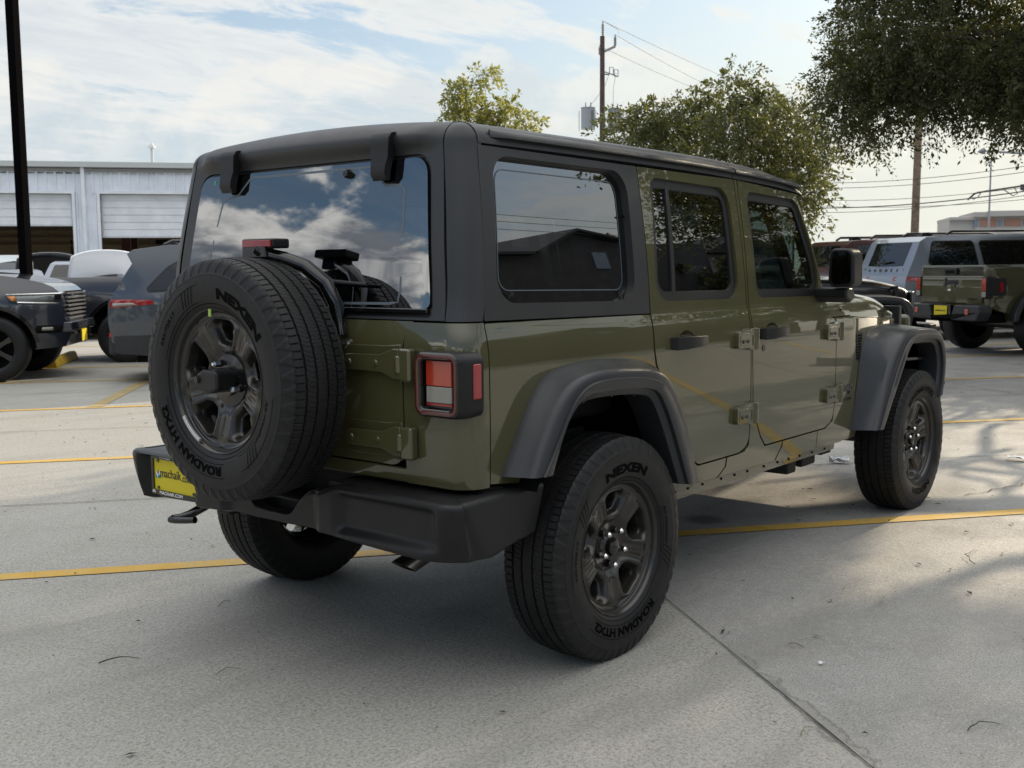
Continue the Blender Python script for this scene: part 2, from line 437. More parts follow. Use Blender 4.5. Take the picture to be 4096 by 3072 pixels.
def ground_material():
    mt = bpy.data.materials.new('concrete'); mt.use_nodes = True
    w = NT(mt.node_tree)
    co = w.n('ShaderNodeTexCoord').outputs['Object']
    big = w.noise(co, .33, 4, .55); mid = w.noise(co, 1.9, 6, .62); fine = w.noise(co, 26, 5, .7); grit = w.noise(co, 130, 4, .75)
    base = w.mix(w.ramp(big, .3, .7), (.285, .282, .268), (.355, .352, .335))
    base = w.mix(w.ramp(mid, .35, .70), base, (.262, .257, .242))
    base = w.mix(w.math('MULTIPLY', w.ramp(fine, .38, .72), .55), base, (.433, .429, .414))
    base = w.mix(w.math('MULTIPLY', w.ramp(grit, .47, .62), .80), base, (.099, .096, .087))
    spk = w.n('ShaderNodeTexVoronoi', {'Vector': co, 'Scale': 46.0}, feature='F1').outputs[0]
    base = w.mix(w.math('MULTIPLY', w.ramp(spk, .12, .20, 1, 0), .60), base, (.502, .494, .464))
    # broom-finish streaks across the stalls
    rot = w.n('ShaderNodeMapping', {'Vector': co, 'Rotation': (0, 0, R(38)), 'Scale': (26, 2.2, 1)}).outputs[0]
    broom = w.noise(rot, 2.2, 3, .6)
    base = w.mix(w.math('MULTIPLY', w.ramp(broom, .35, .65), .22), base, (.236, .228, .213))
    # oil stains; the two broad faint ones under the off-roader paint its shade
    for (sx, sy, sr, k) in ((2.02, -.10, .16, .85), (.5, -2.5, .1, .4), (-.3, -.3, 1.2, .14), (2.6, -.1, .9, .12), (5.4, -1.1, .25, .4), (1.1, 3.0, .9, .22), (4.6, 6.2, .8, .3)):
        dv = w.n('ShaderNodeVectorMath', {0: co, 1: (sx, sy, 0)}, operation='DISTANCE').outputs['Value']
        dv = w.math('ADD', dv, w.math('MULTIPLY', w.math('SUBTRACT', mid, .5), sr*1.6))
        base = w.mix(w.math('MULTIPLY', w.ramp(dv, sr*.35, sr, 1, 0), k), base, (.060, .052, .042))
    # broken, patched strip along the near expansion joint
    sp = w.n('ShaderNodeSeparateXYZ', {0: co}).outputs
    tt = w.math('SUBTRACT', w.math('ADD', w.math('MULTIPLY', sp[0], TX), w.math('MULTIPLY', sp[1], TY)), .944)
    nn = w.math('ADD', w.math('MULTIPLY', sp[0], NX), w.math('MULTIPLY', sp[1], NY))
    left = w.ramp(tt, -.002, .002, 1, 0)                        # the older slab on the near left is coarser and yellower
    coarse = w.noise(co, 75, 5, .8)
    base = w.mix(w.math('MULTIPLY', left, w.ramp(coarse, .40, .62, .05, .62)), base, (.42, .408, .352))
    base = w.mix(w.math('MULTIPLY', left, w.ramp(coarse, .50, .36, 0, .60)), base, (.15, .143, .122))
    base = w.mix(w.math('MULTIPLY', w.math('SUBTRACT', 1.0, left), .12), base, (.24, .235, .225))
    rag = w.noise(co, 9, 7, .72)
    dj = w.math('ADD', w.math('ABSOLUTE', w.math('SUBTRACT', tt, .012)), w.math('MULTIPLY', w.math('SUBTRACT', rag, .5), .22))
    strip = w.math('MULTIPLY', w.ramp(dj, .012, .030, 1, 0), w.ramp(nn, -1.25, -.35, 1, 0))
    base = w.mix(w.math('MULTIPLY', strip, .30), base, (.129, .122, .110))
    halo = w.math('MULTIPLY', w.ramp(dj, .03, .085, 1, 0), w.ramp(nn, -1.3, -.2, 1, 0))
    base = w.mix(w.math('MULTIPLY', halo, .35), base, (.319, .308, .281))
    # dirt caught along every joint of the slab grid, faint tyre tracks
    trk = w.noise(w.n('ShaderNodeMapping', {'Vector': co, 'Rotation': (0, 0, R(38)), 'Scale': (.35, 1.9, 1)}).outputs[0], 1.4, 4, .55)
    base = w.mix(w.math('MULTIPLY', w.ramp(trk, .50, .66), .30), base, (.182, .176, .163))
    h = w.math('ADD', w.math('MULTIPLY', grit, .5), w.math('ADD', w.math('MULTIPLY', fine, .9), w.math('SUBTRACT', w.math('MULTIPLY', broom, .5), w.math('MULTIPLY', strip, 1.0))))
    bp_ = w.n('ShaderNodeBump', {'Strength': .8, 'Distance': .006, 'Height': h}).outputs[0]
    p = w.n('ShaderNodeBsdfPrincipled', {'Base Color': base, 'Roughness': w.ramp(mid, .3, .7, .55, .80), 'Specular IOR Level': .35, 'Normal': bp_})
    w.n('ShaderNodeOutputMaterial', {0: p})
    MAT['concrete'] = mt
    mt = bpy.data.materials.new('line_paint'); mt.use_nodes = True
    w = NT(mt.node_tree)
    co = w.n('ShaderNodeTexCoord').outputs['Object']
    a = w.noise(co, 3, 6, .65); b = w.noise(co, 90, 4, .7)
    col = w.mix(w.ramp(a, .3, .7), (.46, .27, .020), (.56, .345, .040))
    wear = w.math('ADD', w.math('MULTIPLY', a, .45), w.math('MULTIPLY', b, .55))
    col = w.mix(w.math('MULTIPLY', w.ramp(wear, .49, .59), .75), col, (.30, .25, .16))
    p = w.n('ShaderNodeBsdfPrincipled', {'Base Color': col, 'Roughness': .6, 'Normal': w.n('ShaderNodeBump', {'Strength': .4, 'Distance': .003, 'Height': b}).outputs[0]})
    w.n('ShaderNodeOutputMaterial', {0: p}); MAT['line_paint'] = mt
    mt = bpy.data.materials.new('faded_paint'); mt.use_nodes = True
    w = NT(mt.node_tree)
    co = w.n('ShaderNodeTexCoord').outputs['Object']
    a = w.noise(co, 6, 6, .7)
    p = w.n('ShaderNodeBsdfPrincipled', {'Base Color': w.mix(w.ramp(a, .35, .65), (.36, .27, .10), (.26, .22, .14)), 'Roughness': .7})
    w.n('ShaderNodeOutputMaterial', {0: p}); MAT['faded_paint'] = mt


ground_material()
mat('joint_dark', (.035, .033, .030), .9, vary=.5, vscale=30)
mat('crumbled_edge', (.37, .355, .325), .85, vary=.5, vscale=40, bump=.6, bscale=120)


def build_ground():
    mb = MB(); mb.add([(-400, -400, 0), (700, -400, 0), (700, 700, 0), (-400, 700, 0)], [(0, 1, 2, 3)])
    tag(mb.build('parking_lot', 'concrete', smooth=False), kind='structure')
    rnd = random.Random(3)
    mb = MB()
    for n0, t0, t1, wd in ((.90, -9, 30, .108), (4.08, -12, 34, .10), (7.29, -14, 34, .10), (10.2, -16, 36, .10), (12.25, -16, 30, .09), (17.0, -20, 30, .10)):
        ts = np.arange(t0, t1, .35); L = []; H = []
        for t in ts:
            L.append(tn(t, n0-wd/2+rnd.uniform(-.003, .003), .004)); H.append(tn(t, n0+wd/2+rnd.uniform(-.003, .003), .004))
        k = len(ts); mb.add(L+H, [(i, i+1, k+i+1, k+i) for i in range(k-1)])
    tag(mb.build('stall_lines', 'line_paint', smooth=False), kind='structure')
    mb = MB()
    a, b = Vector((2.64, 7.22, .004)), Vector((4.65, 9.36, .004)); d = (b-a).normalized()*1.0; s_ = Vector((-d.y, d.x, 0))*.075
    mb.add([a-s_, b-s_, b+s_, a+s_], [(0, 1, 2, 3)])
    tag(mb.build('faded_stripe', 'faded_paint', smooth=False), kind='structure')
    # expansion joints
    mb = MB()
    for t0, n0, n1, wd in ((.944, -6, 40, .005), (-5.2, -6, 40, .008), (7.1, -6, 40, .008), (13.2, -6, 40, .008)):
        ns = np.arange(n0, n1, .12); A = []; B = []
        for n in ns:
            j = rnd.uniform(-.0018, .0018); q = wd/2*rnd.uniform(.6, 1.5)
            A.append(tn(t0-q+j, n, .006)); B.append(tn(t0+q+j, n, .006))
        k = len(ns); mb.add(A+B, [(i, k+i, k+i+1, i+1) for i in range(k-1)])
    for n0 in (2.5, 5.7, 8.8, 12.0):
        A = []; B = []; ts = np.arange(-14, 30, .15)
        for t in ts:
            j = rnd.uniform(-.002, .002); A.append(tn(t, n0-.004+j, .006)); B.append(tn(t, n0+.004+j, .006))
        k = len(ts); mb.add(A+B, [(i, i+1, k+i+1, k+i) for i in range(k-1)])
    # a hairline crack ahead of the front wheel
    p = Vector((3.5, -1.02)); pts = []
    for i in range(26):
        pts.append(p.copy()); p += Vector((.055+rnd.uniform(-.02, .02), -.022+rnd.uniform(-.035, .035)))
    A = [(q.x, q.y+.004, .006) for q in pts]; B = [(q.x, q.y-.004, .006) for q in pts]; k = len(pts)
    mb.add(A+B, [(i, k+i, k+i+1, i+1) for i in range(k-1)])
    tag(mb.build('pavement_joint', 'joint_dark', smooth=False), kind='structure')

build_ground()

# ------------------------------------------------------------------ wheels of the near off-roader
def tri(x): return abs((x % 1.0)*2-1)


def tyre_mesh(seg=800):
    """245/75R17: sidewall, shoulder blocks, four grooves and sipes"""
    side = [(.222, .088), (.2285, .097), (.2335, .1015), (.240, .1055), (.246, .1105), (.256, .1150), (.262, .1168), (.272, .1190), (.285, .1212),
            (.298, .1228), (.312, .1232), (.324, .1230), (.334, .1222), (.342, .1213), (.347, .1205), (.349, .1200), (.355, .1182), (.363, .1155), (.371, .1122), (.378, .1092), (.384, .1062), (.3885, .1030), (.3915, .0990)]
    tread = []
    ws = [.0945, .088, .080, .0725, .0665, .0655, .0580, .0570, .050, .042, .034, .0265, .0255, .0185, .0175, .010, .004]
    for w in ws: tread.append((.3995-.9*w*w+.0-(.0 if w < .09 else .0008), w))
    half = side+tread
    full = half+[(r, -w) for r, w in half[::-1]]
    A = np.array(full); n = len(A)
    th = np.linspace(0, 2*np.pi, seg, endpoint=False)
    V = np.empty((n, seg, 3))
    for k, (r, w) in enumerate(full):
        rr = np.full(seg, r); ww = np.full(seg, w); aw = abs(w); sg = 1 if w > 0 else -1
        ph = th/(2*np.pi)
        if k >= len(side) and k < n-len(side):                  # tread
            in_groove = (.0570 < aw < .0662 and abs(aw-.0655) > .0000 and aw < .0656 and aw > .0569) or (.0174 < aw < .0256)
            if aw in (.0580, .0655, .0185, .0255): in_groove = True
            if aw in (.0665, .0570, .0265, .0175): in_groove = False
            zig = np.array([tri(q*75+(.5 if w > 0 else 0)) for q in ph])-.5
            ww = ww+zig*.0022*(1 if .012 < aw < .07 else 0)
            if in_groove: rr -= .0075
            else:
                if aw > .0664: rr -= np.where(np.arange(seg) % 8 == 0, .0040, 0)
                elif aw > .0265: rr -= np.where((np.arange(seg)+int(round(w*130))) % 5 == 0, .0028, 0)
                else: rr -= np.where((np.arange(seg)-int(round(w*150))) % 4 == 0, .0022, 0)
        elif .349 < r < .3995:                                   # shoulder blocks
            t_ = np.array([tri(q*50) for q in ph]); dep = (r-.349)/.045
            ww = ww+sg*np.where(t_ > .95-dep*.75, .0024, 0.0)
            ww = ww-sg*np.where((np.arange(seg) % 8 == 0) & (r > .384), .0025, 0.0)
        if abs(r-.347) < .0006: ww = ww+sg*.0012
        V[k, :, 0] = rr*np.sin(th); V[k, :, 1] = -ww; V[k, :, 2] = rr*np.cos(th)
    V = V.reshape(-1, 3)
    i, j = np.meshgrid(np.arange(n-1), np.arange(seg), indexing='ij'); j2 = (j+1) % seg
    F = np.stack([i*seg+j, i*seg+j2, (i+1)*seg+j2, (i+1)*seg+j], -1).reshape(-1, 4)
    me = bpy.data.meshes.new('tyre')
    me.vertices.add(len(V)); me.vertices.foreach_set('co', V.ravel())
    me.loops.add(F.size); me.loops.foreach_set('vertex_index', F.ravel().astype(np.int32))
    me.polygons.add(len(F)); me.polygons.foreach_set('loop_start', np.arange(0, F.size, 4, dtype=np.int32))
    me.update(calc_edges=True); me.materials.append(MAT['tyre_rubber']); me.shade_smooth(); me.set_sharp_from_angle(angle=R(38))
    return me


SIDEW = hermite([.240, .256, .272, .285, .298, .312, .324, .334, .347], [.1055, .1150, .1190, .1212, .1228, .1232, .1230, .1222, .1210])


def ring_text(mb, body, a0, rm, cap, span, bold=.02, lift=.0014, shear=0.0):
    """lettering wrapped round the sidewall, tops outward, centred on angle a0 (degrees clockwise from the top)"""
    V, F = text_geo(body, 1.0, bold, shear); wd = max(v[0] for v in V); h = max(v[1] for v in V)
    vs = []
    for x, y in V:
        a = R(a0)+(x/wd-.5)*R(span); r = rm+(y/h-.5)*cap
        vs.append((r*math.sin(a), -(SIDEW(r)+lift), r*math.cos(a)))
    mb.add(vs, F)


def lettering_mesh():
    mb = MB()
    ring_text(mb, 'NEXEN', 0, .287, .035, 52, .055)
    ring_text(mb, 'ROADIAN HTX2', 178, .291, .031, 77, .05)
    ring_text(mb, '245/75R17', -89, .292, .013, 27, .01)
    ring_text(mb, 'All-Weather', 80, .279, .013, 32, .012, shear=.25)
    def bar(a, r0, r1, da, sk=0.0):
        k = 6; L = []; H = []
        for i in range(k):
            r = r0+(r1-r0)*i/(k-1); aa = R(a+sk*i/(k-1)); w = SIDEW(min(.347, r))+.0012
            for q, lst in ((-1, L), (1, H)): lst.append((r*math.sin(aa+q*R(da)), -w, r*math.cos(aa+q*R(da))))
        mb.add(L+H, [(i, i+1, k+i+1, k+i) for i in range(k-1)])
    for i in range(4): bar(-66+i*3.6, .268, .318, .32, 5); bar(96+i*3.6, .268, .318, .32, 5)
    def arc(r, a0, a1, w=.0008):
        k = 40; L = []; H = []
        for i in range(k):
            a = R(a0+(a1-a0)*i/(k-1))
            for q, lst in ((-w, L), (w, H)): lst.append(((r+q)*math.sin(a), -(SIDEW(r+q)+.0012), (r+q)*math.cos(a)))
        mb.add(L+H, [(i, i+1, k+i+1, k+i) for i in range(k-1)])
    arc(.262, -110, -48); arc(.262, 62, 118); arc(.318, -110, -45); arc(.312, 62, 118); arc(.3135, 136, 222); arc(.268, 136, 222); arc(.252, 0, 360)
    me = mb.build('sidewall_lettering', 'tyre_letter', smooth=False, recalc=False)
    d = me.data; bpy.data.objects.remove(me); return d


def rim_mesh():
    """pressed five-window wheel: window loops blended out to sector borders, so every edge is clean"""
    mb = MB(); n5 = 5; NP = 64; NR = 14
    hole = rp([(-.028, .128, .012), (.028, .128, .012), (.053, .193, .016), (-.053, .193, .016)], 8)   # x across, y radius
    def resample(poly, n, c):
        P = [Vector(q) for q in poly]; out = []
        for i in range(n):
            a = math.pi/2-2*math.pi*i/n; d = Vector((math.cos(a), math.sin(a))); best = None
            for k in range(len(P)):
                p, q = P[k]-c, P[(k+1) % len(P)]-c; e = q-p; den = d.x*e.y-d.y*e.x
                if abs(den) < 1e-12: continue
                t = (p.x*e.y-p.y*e.x)/den; u = (p.x*d.y-p.y*d.x)/den
                if t > 0 and -1e-6 <= u <= 1+1e-6 and (best is None or t < best): best = t
            out.append(c+d*best)
        return out
    c = Vector((0, .163))
    h = resample(hole, NP, c)
    sec = []
    for i in range(14): a = R(-36+72*i/13); sec.append((.221*math.sin(a), .221*math.cos(a)))
    for i in range(14): a = R(36-72*i/13); sec.append((.046*math.sin(a), .046*math.cos(a)))
    s_ = resample(sec, NP, c)
    def height(x, y, t):
        r = math.hypot(x, y); a = math.degrees(math.atan2(x, y))
        q = abs(abs(a)-36)/36                                    # 0 on the spoke centre line, 1 on the window centre line
        hub = hermite([.03, .085, .105, .14, .18, .205, .214, .222], [.052, .052, .058, .066, .074, .078, .086, .089])(r)
        ridge = .011*math.exp(-(q/.45)**2)*sstep(.080, .115, r)*(1-sstep(.19, .213, r))
        groove = -.005*math.exp(-(q/.10)**2)*sstep(.10, .13, r)*(1-sstep(.175, .20, r))
        dip = -.022*(1-sstep(0, .22, t))
        swell = .010*math.exp(-((t-.36)/.16)**2)*sstep(.08, .1, r)
        return hub+ridge+groove+dip+swell-.004
    for k in range(n5):
        ca, sa = math.cos(R(72*k)), math.sin(R(72*k)); vs = []
        for j in range(NR+1):
            t = (j/NR)**1.25
            for i in range(NP):
                p = h[i].lerp(s_[i], t); w = height(p.x, p.y, t)
                x, y = p.x*ca+p.y*sa, -p.x*sa+p.y*ca; vs.append((x, -w, y))
        fs = [(j*NP+i, j*NP+(i+1) % NP, (j+1)*NP+(i+1) % NP, (j+1)*NP+i) for j in range(NR) for i in range(NP)]
        b = len(vs); 
        for i in range(NP): x, _, y = vs[i]; vs.append((x, -.012, y))
        fs += [(i, (i+1) % NP, b+(i+1) % NP, b+i) for i in range(NP)]
        mb.add(vs, fs)
    # flange, barrel and hub
    mb.lathe([(.2205, .083), (.2235, .088), (.2285, .097), (.2325, .1045), (.2355, .1065), (.2375, .104), (.237, .098), (.2335, .0965)], 120)
    mb.lathe([(.2205, .084), (.213, .060), (.207, .02), (.205, -.06), (.222, -.085), (.236, -.105)], 96)
    mb.lathe([(0, .060), (.030, .060), (.040, .056), (.047, .048)], 48)
    d = mb.build('rim', 'rim_black', ang=45, recalc=False); me = d.data; bpy.data.objects.remove(d)
    bm = bmesh.new(); bm.from_mesh(me); bmesh.ops.remove_doubles(bm, verts=bm.verts, dist=.0004); bmesh.ops.recalc_face_normals(bm, faces=bm.faces)
    bm.to_mesh(me); bm.free(); me.shade_smooth(); me.set_sharp_from_angle(angle=R(50))
    return me


def simple_mesh(mb, name, mats, **k):
    o = mb.build(name, mats, **k); me = o.data; bpy.data.objects.remove(o); return me


TYRE = tyre_mesh(); LETTER = lettering_mesh(); RIM = rim_mesh()
_b = MB().lathe([(0, .080), (.022, .0795), (.029, .077), (.0315, .070), (.032, .055)], 40)
text_on(_b, 'Jeep', (0, -.0797, -.006), (1, 0, 0), (0, 0, 1), .013, bold=.02, depth=.0012, center=True)
CAP = simple_mesh(_b, 'hub_cap', 'gloss_black')
_b = MB().cyl((0, -.050, 0), (0, -.062, 0), .0135, .0115, 12, 1).cyl((0, -.062, 0), (0, -.082, 0), .0112, .0106, 6, 0).cyl((0, -.082, 0), (0, -.088, 0), .0102, .006, 6, 0)
NUT = simple_mesh(_b, 'lug_nut', ['chrome', 'gloss_black'], smooth=False)
BACK = simple_mesh(MB().lathe([(0, -.02), (.15, -.02), (.16, -.03), (.165, -.06), (.13, -.08), (0, -.08)], 40), 'brake_drum', 'underbody')


def link_mesh(name, me, parent, loc=(0, 0, 0), rot=(0, 0, 0)):
    o = bpy.data.objects.new(name, me); COL.objects.link(o); o.parent = parent; o.location = loc; o.rotation_euler = rot; return o


def make_wheel(parent, name, loc, rz, tyre_deg, rim_deg, cap=True, nuts=(0, 1, 2, 3, 4), drum=True):
    """wheel part with its tyre, lettering, rim, cap and nuts as sub-parts; the outer face looks along local -Y"""
    w = empty(name, loc, rz, parent); T = R(tyre_deg); K = R(rim_deg)
    link_mesh('tyre', TYRE, w, rot=(0, T, 0)); link_mesh('sidewall_lettering', LETTER, w, rot=(0, T, 0))
    link_mesh('rim', RIM, w, rot=(0, K, 0))
    if drum: link_mesh('brake_drum', BACK, w)
    if cap: link_mesh('hub_cap', CAP, w)
    for i in nuts:
        a = K+R(72*i+36); link_mesh('lug_nut', NUT, w, (.0635*math.sin(a), 0, .0635*math.cos(a)))
    return w

# ------------------------------------------------------------------ the olive off-roader (x forward, right side at -y)
YS = hermite([.40, .47, .55, .70, .85, 1.0, 1.08, 1.13, 1.165, 1.195, 1.22, 1.30, 1.53, 1.75, 1.82],
             [.79, .80, .808, .816, .8185, .8175, .8160, .8115, .8045, .7975, .7950, .789, .763, .728, .717])
XR = hermite([.60, .69, .78, .90, 1.08, 1.14, 1.18, 1.205, 1.45, 1.75], [-.690, -.697, -.703, -.706, -.706, -.702, -.692, -.684, -.649, -.605])
RC = .085
jeep = empty('off_road_suv', (0, 0, 0))
tag(jeep, 'glossy olive green four door off-roader with black hardtop and rear spare wheel', 'off-roader')


def smap(s, off=0.0, taper=False):
    def f(u, v):
        y = YS(v)+off
        if taper: y -= .20*max(0, (u-2.25)/1.2)**1.35
        return (u, s*y, v)
    return f


ZC = [.50, .56, .62, .68, .74, .80, .86, .92, .98, 1.02, 1.05, 1.08, 1.10, 1.12, 1.135, 1.15, 1.165, 1.18, 1.195, 1.21, 1.24, 1.30, 1.36, 1.42, 1.48, 1.54, 1.60, 1.66, 1.70, 1.73]
REAR_DOOR = rp([(.358, 1.738, .008), (.356, 1.06), (.372, 1.00), (.42, .93), (.50, .82), (.575, .70), (.645, .605, .05), (.70, .574, .05), (1.04, .5745, .09), (1.128, .598, .07), (1.129, .74), (1.124, 1.10), (1.118, 1.30), (1.108, 1.733, .008)])
FRONT_DOOR = rp([(1.143, 1.733, .008), (1.146, 1.30), (1.147, 1.0), (1.157, .78), (1.178, .72), (1.240, .627), (1.292, .577, .04), (1.935, .577, .08), (2.020, .605, .06), (2.032, .70), (2.030, 1.095, .015), (1.975, 1.12), (1.935, 1.215), (1.845, 1.43), (1.745, 1.64), (1.705, 1.701, .012)])
RWIN = rp([(.436, 1.704, .055), (1.046, 1.692, .085), (1.060, 1.232, .075), (.398, 1.236, .085)], 8)
FWIN = rp([(1.203, 1.690, .055), (1.712, 1.673, .085), (1.865, 1.36, .30), (1.872, 1.223, .11), (1.217, 1.230, .065)], 8)
QWIN = rp([(-.480, 1.719, .085), (.272, 1.713, .085), (.256, 1.244, .085), (-.532, 1.256, .085)], 9)


def arch(offset=0.0, front=False):
    if front: pts = [(2.40, .48), (2.44, .66), (2.55, .85), (2.67, .975), (2.80, 1.005), (3.22, 1.0), (3.33, .93), (3.37, .75), (3.36, .60)]
    else: pts = [(.44, .50), (.445, .75), (.375, .91), (.27, .985), (.10, 1.005), (-.15, 1.005), (-.285, .955), (-.38, .84), (-.44, .68)]
    return pts


def side_panels(s):
    o = (0, s, 0)
    q = panel('quarter_panel', rp([(-.595, .700), (-.595, 1.197, .008), (.347, 1.189, .008), (.346, 1.06), (.360, .998)]+[(.41, .925)]+arch()[2:]), smap(s), 'paint', jeep, us=lin(-.55, .35, 8), vs=ZC, out=o, thick=.015)
    panel('rocker_panel', [(.47, .500), (.50, .62), (.60, .655), (.640, .598), (.697, .567), (1.04, .567), (1.098, .572), (1.135, .596), (1.136, .74), (1.131, 1.10), (1.124, 1.30), (1.114, 1.733), (1.137, 1.733), (1.139, 1.30),
          (1.140, 1.0), (1.150, .78), (1.172, .716), (1.234, .620), (1.288, .570), (1.850, .570), (1.853, .484)], smap(s), 'paint', jeep, vs=ZC, us=lin(.6, 1.8, 6), out=o, thick=.015)
    for (a, b, c_) in (((.938, .567), (.936, .53), (.872, .492)), ((1.467, .569), (1.466, .548), (1.410, .49))):
        mb = MB()
        for p, q_ in ((a, b), (b, c_)):
            P = [(p[0]-.003, p[1]), (p[0]+.003, p[1]), (q_[0]+.003, q_[1]), (q_[0]-.003, q_[1])]
            mb.add([(x, s*(YS(z)+.0015), z) for x, z in P]+[(x, s*(YS(z)-.004), z) for x, z in P], [(0, 1, 2, 3), (4, 7, 6, 5), (0, 4, 5, 1), (1, 5, 6, 2), (2, 6, 7, 3), (3, 7, 4, 0)])
        mb.build('rocker_seam', 'void_black', jeep, smooth=False)
    # folded flange with holes under the rocker
    mb = MB()
    mb.add([(.46, s*.762, .507), (2.17, s*.762, .470), (2.17, s*.756, .436), (.46, s*.756, .438), (.46, s*.800, .500), (2.17, s*.800, .482)], [(0, 1, 2, 3), (4, 5, 1, 0)])
    fl = mb.build('pinch_flange', 'paint', jeep, smooth=False, recalc=False)
    md = fl.modifiers.new('thick', 'SOLIDIFY'); md.thickness = .004
    for i, x in enumerate((.52, .60, .70, .82, .98, 1.10, 1.22, 1.38, 1.52, 1.64, 1.76, 1.90, 2.05)):
        MB().cyl((x, s*.752, .472-(x-.46)*.012), (x, s*.766, .472-(x-.46)*.012), .0055, n=10).build('flange_hole', 'void_black', fl, smooth=False)
    # doors
    for nm, out_, win, div in (('rear_door', REAR_DOOR, RWIN, True), ('front_door', FRONT_DOOR, FWIN, False)):
        hx = .467 if div else 1.205; cup = [(hx+.122+.060*math.cos(q), 1.083+.036*math.sin(q)) for q in lin(0, 2*math.pi, 29)[:-1]]
        d = panel(nm, out_, smap(s), 'paint', jeep, holes=[win, cup], us=lin(.5, 1.9, 12), vs=ZC, out=o, thick=.03, bevel=.006, segs=3)
        inner = offset_poly(win, -.036); mid = offset_poly(win, .004)
        panel('window_trim', mid, smap(s, -.013), 'rubber_seal', d, holes=[inner], vs=ZC[19:], out=o, thick=.014, bevel=.004)
        panel('window_glass', offset_poly(win, -.030), smap(s, -.020), 'privacy_glass' if div else 'cabin_glass', d, vs=ZC[19:], out=o, thick=0)
        if div:
            panel('window_divider', [(.563, 1.69), (.588, 1.69), (.563, 1.255), (.538, 1.255)], smap(s, -.012), 'rubber_seal', d, vs=ZC[19:], out=o, thick=.01, bevel=.003)
        # handle: bridge over a scooped recess
        mb = MB()
        def hp(x, z, e): return (hx+x, s*(YS(z)+e), z)
        sec = [(0, 0.0), (.012, .030), (.055, .046), (.16, .046), (.225, .038), (.262, .018), (.268, 0.0)]
        top = [1.098, 1.100, 1.100, 1.097, 1.095, 1.092, 1.090]; bot = [1.050, 1.048, 1.050, 1.056, 1.058, 1.060, 1.062]
        vs = []
        for (x, e), zt, zb in zip(sec, top, bot): vs += [hp(x, zt, e), hp(x, zb, e), hp(x, zb+.004, max(-.004, e-.022)), hp(x, zt-.004, max(-.004, e-.022))]
        fs = [(4*i+k, 4*i+(k+1) % 4, 4*i+4+(k+1) % 4, 4*i+4+k) for i in range(len(sec)-1) for k in range(4)]
        mb.add(vs, fs+[(0, 1, 2, 3), (27, 26, 25, 24)])
        mb.build('door_handle', 'black_plastic', d, bevel=.006, segs=3)
        mb = MB().grid(lambda u, v: (hx+.122+.0608*u*math.cos(v), s*(YS(1.083+.0368*u*math.sin(v))-.003-.030*(1-u**3)), 1.083+.0368*u*math.sin(v)), (0, .3, .55, .75, .88, .96, 1), lin(0, 2*math.pi, 29))
        mb.build('handle_cup', 'paint', d, ang=180)
        if not div:
            MB().cyl((1.247, s*(YS(1.01)-.004), 1.010), (1.247, s*(YS(1.01)+.003), 1.010), .014, n=24).build('door_lock', 'dark_chrome', d)
    # hinges: leaf with two bolts, knuckle and body bracket
    for x1, z in ((1.128, 1.058), (1.128, .738), (2.040, 1.046), (2.046, .738)):
        mb = MB(); y = YS(z)
        mb.prism(rp([(x1-.155, z-.036, .016), (x1-.150, z+.038, .014), (x1-.045, z+.038), (x1-.030, z+.046), (x1, z+.046), (x1, z-.046), (x1-.038, z-.046), (x1-.055, z-.036)]), 'y', s*(y-.004), s*(y+.022))
        mb.cyl((x1+.012, s*(y+.016), z-.046), (x1+.012, s*(y+.016), z+.046), .0165, n=20)
        mb.box((x1+.024, s*(y+.002), z+.006), (.022, .014, .070))
        mb.prism(rp([(x1-.140, z-.024, .008), (x1-.137, z+.026, .008), (x1-.052, z+.026, .006), (x1-.058, z-.024, .006)]), 'y', s*(y+.018), s*(y+.0245))
        mb.box((x1-.022, s*(y+.022), z-.004), (.010, .008, .046))
        h = mb.build('door_hinge', 'paint', jeep, bevel=.005, segs=3)
        for bx in (-.115, -.075): MB().cyl((x1+bx, s*(y+.022), z-.006), (x1+bx, s*(y+.030), z-.006), .0085, .0075, 8).build('hinge_bolt', 'dark_chrome', h)
    # fender behind the front flare, with cowl side above it
    fpoly = [(1.858, .487), (1.857, .570), (1.940, .570), (2.026, .600), (2.039, .70), (2.037, 1.105)]+[(2.50, 1.094), (3.05, 1.070), (3.47, 1.045), (3.50, .95), (3.40, .99), (3.25, 1.005), (2.80, 1.008), (2.66, .975), (2.53, .86), (2.43, .68), (2.36, .478)]
    f = panel('front_fender', fpoly, smap(s, 0, True), 'paint', jeep, us=lin(2.0, 3.4, 22), vs=ZC, out=o, thick=.015)
    def fm(u, v, e=0.0): p = smap(s, e, True)(u, v); return p
    vp = rp([(2.285, 1.022, .012), (2.40, 1.022, .012), (2.335, .868, .015), (2.30, .90, .01)])
    panel('fender_vent', vp, lambda u, v: fm(u, v, .003), 'black_plastic', f, out=o, thick=.006, bevel=.002)
    mb = MB()
    for i in range(9):
        for k in range(4):
            x, z = 2.312+k*.018+(i % 2)*.009-i*.0015, 1.008-i*.0145
            if x < 2.30+(1.02-z)*-.0+.085-(1.02-z)*.33: mb.cyl(fm(x, z, .0025), fm(x, z, .0048), .0052, n=6)
    mb.build('vent_mesh', 'void_black', f)
    mb = MB()
    text_on(mb, 'Jeep', fm(2.104 if s < 0 else 2.236, .722, .001), (-s, -.03, 0), (0, 0, 1), .058, bold=.03, depth=.004, width=.135)
    text_on(mb, 'WRANGLER', fm(2.106 if s < 0 else 2.236, .690, .001), (-s, -.03, 0), (0, 0, 1), .011, bold=.0, depth=.003, width=.125)
    mb.build('fender_badge', 'gloss_black', f, smooth=False, recalc=False)
    mb = MB().cyl(fm(2.100, 1.037, -.003), fm(2.100, 1.037, .003), .026, n=28); mb.cyl(fm(2.100, 1.037, .003), fm(2.100, 1.037, .0036), .019, n=24)
    mb.build('trail_badge', 'dark_chrome', f)
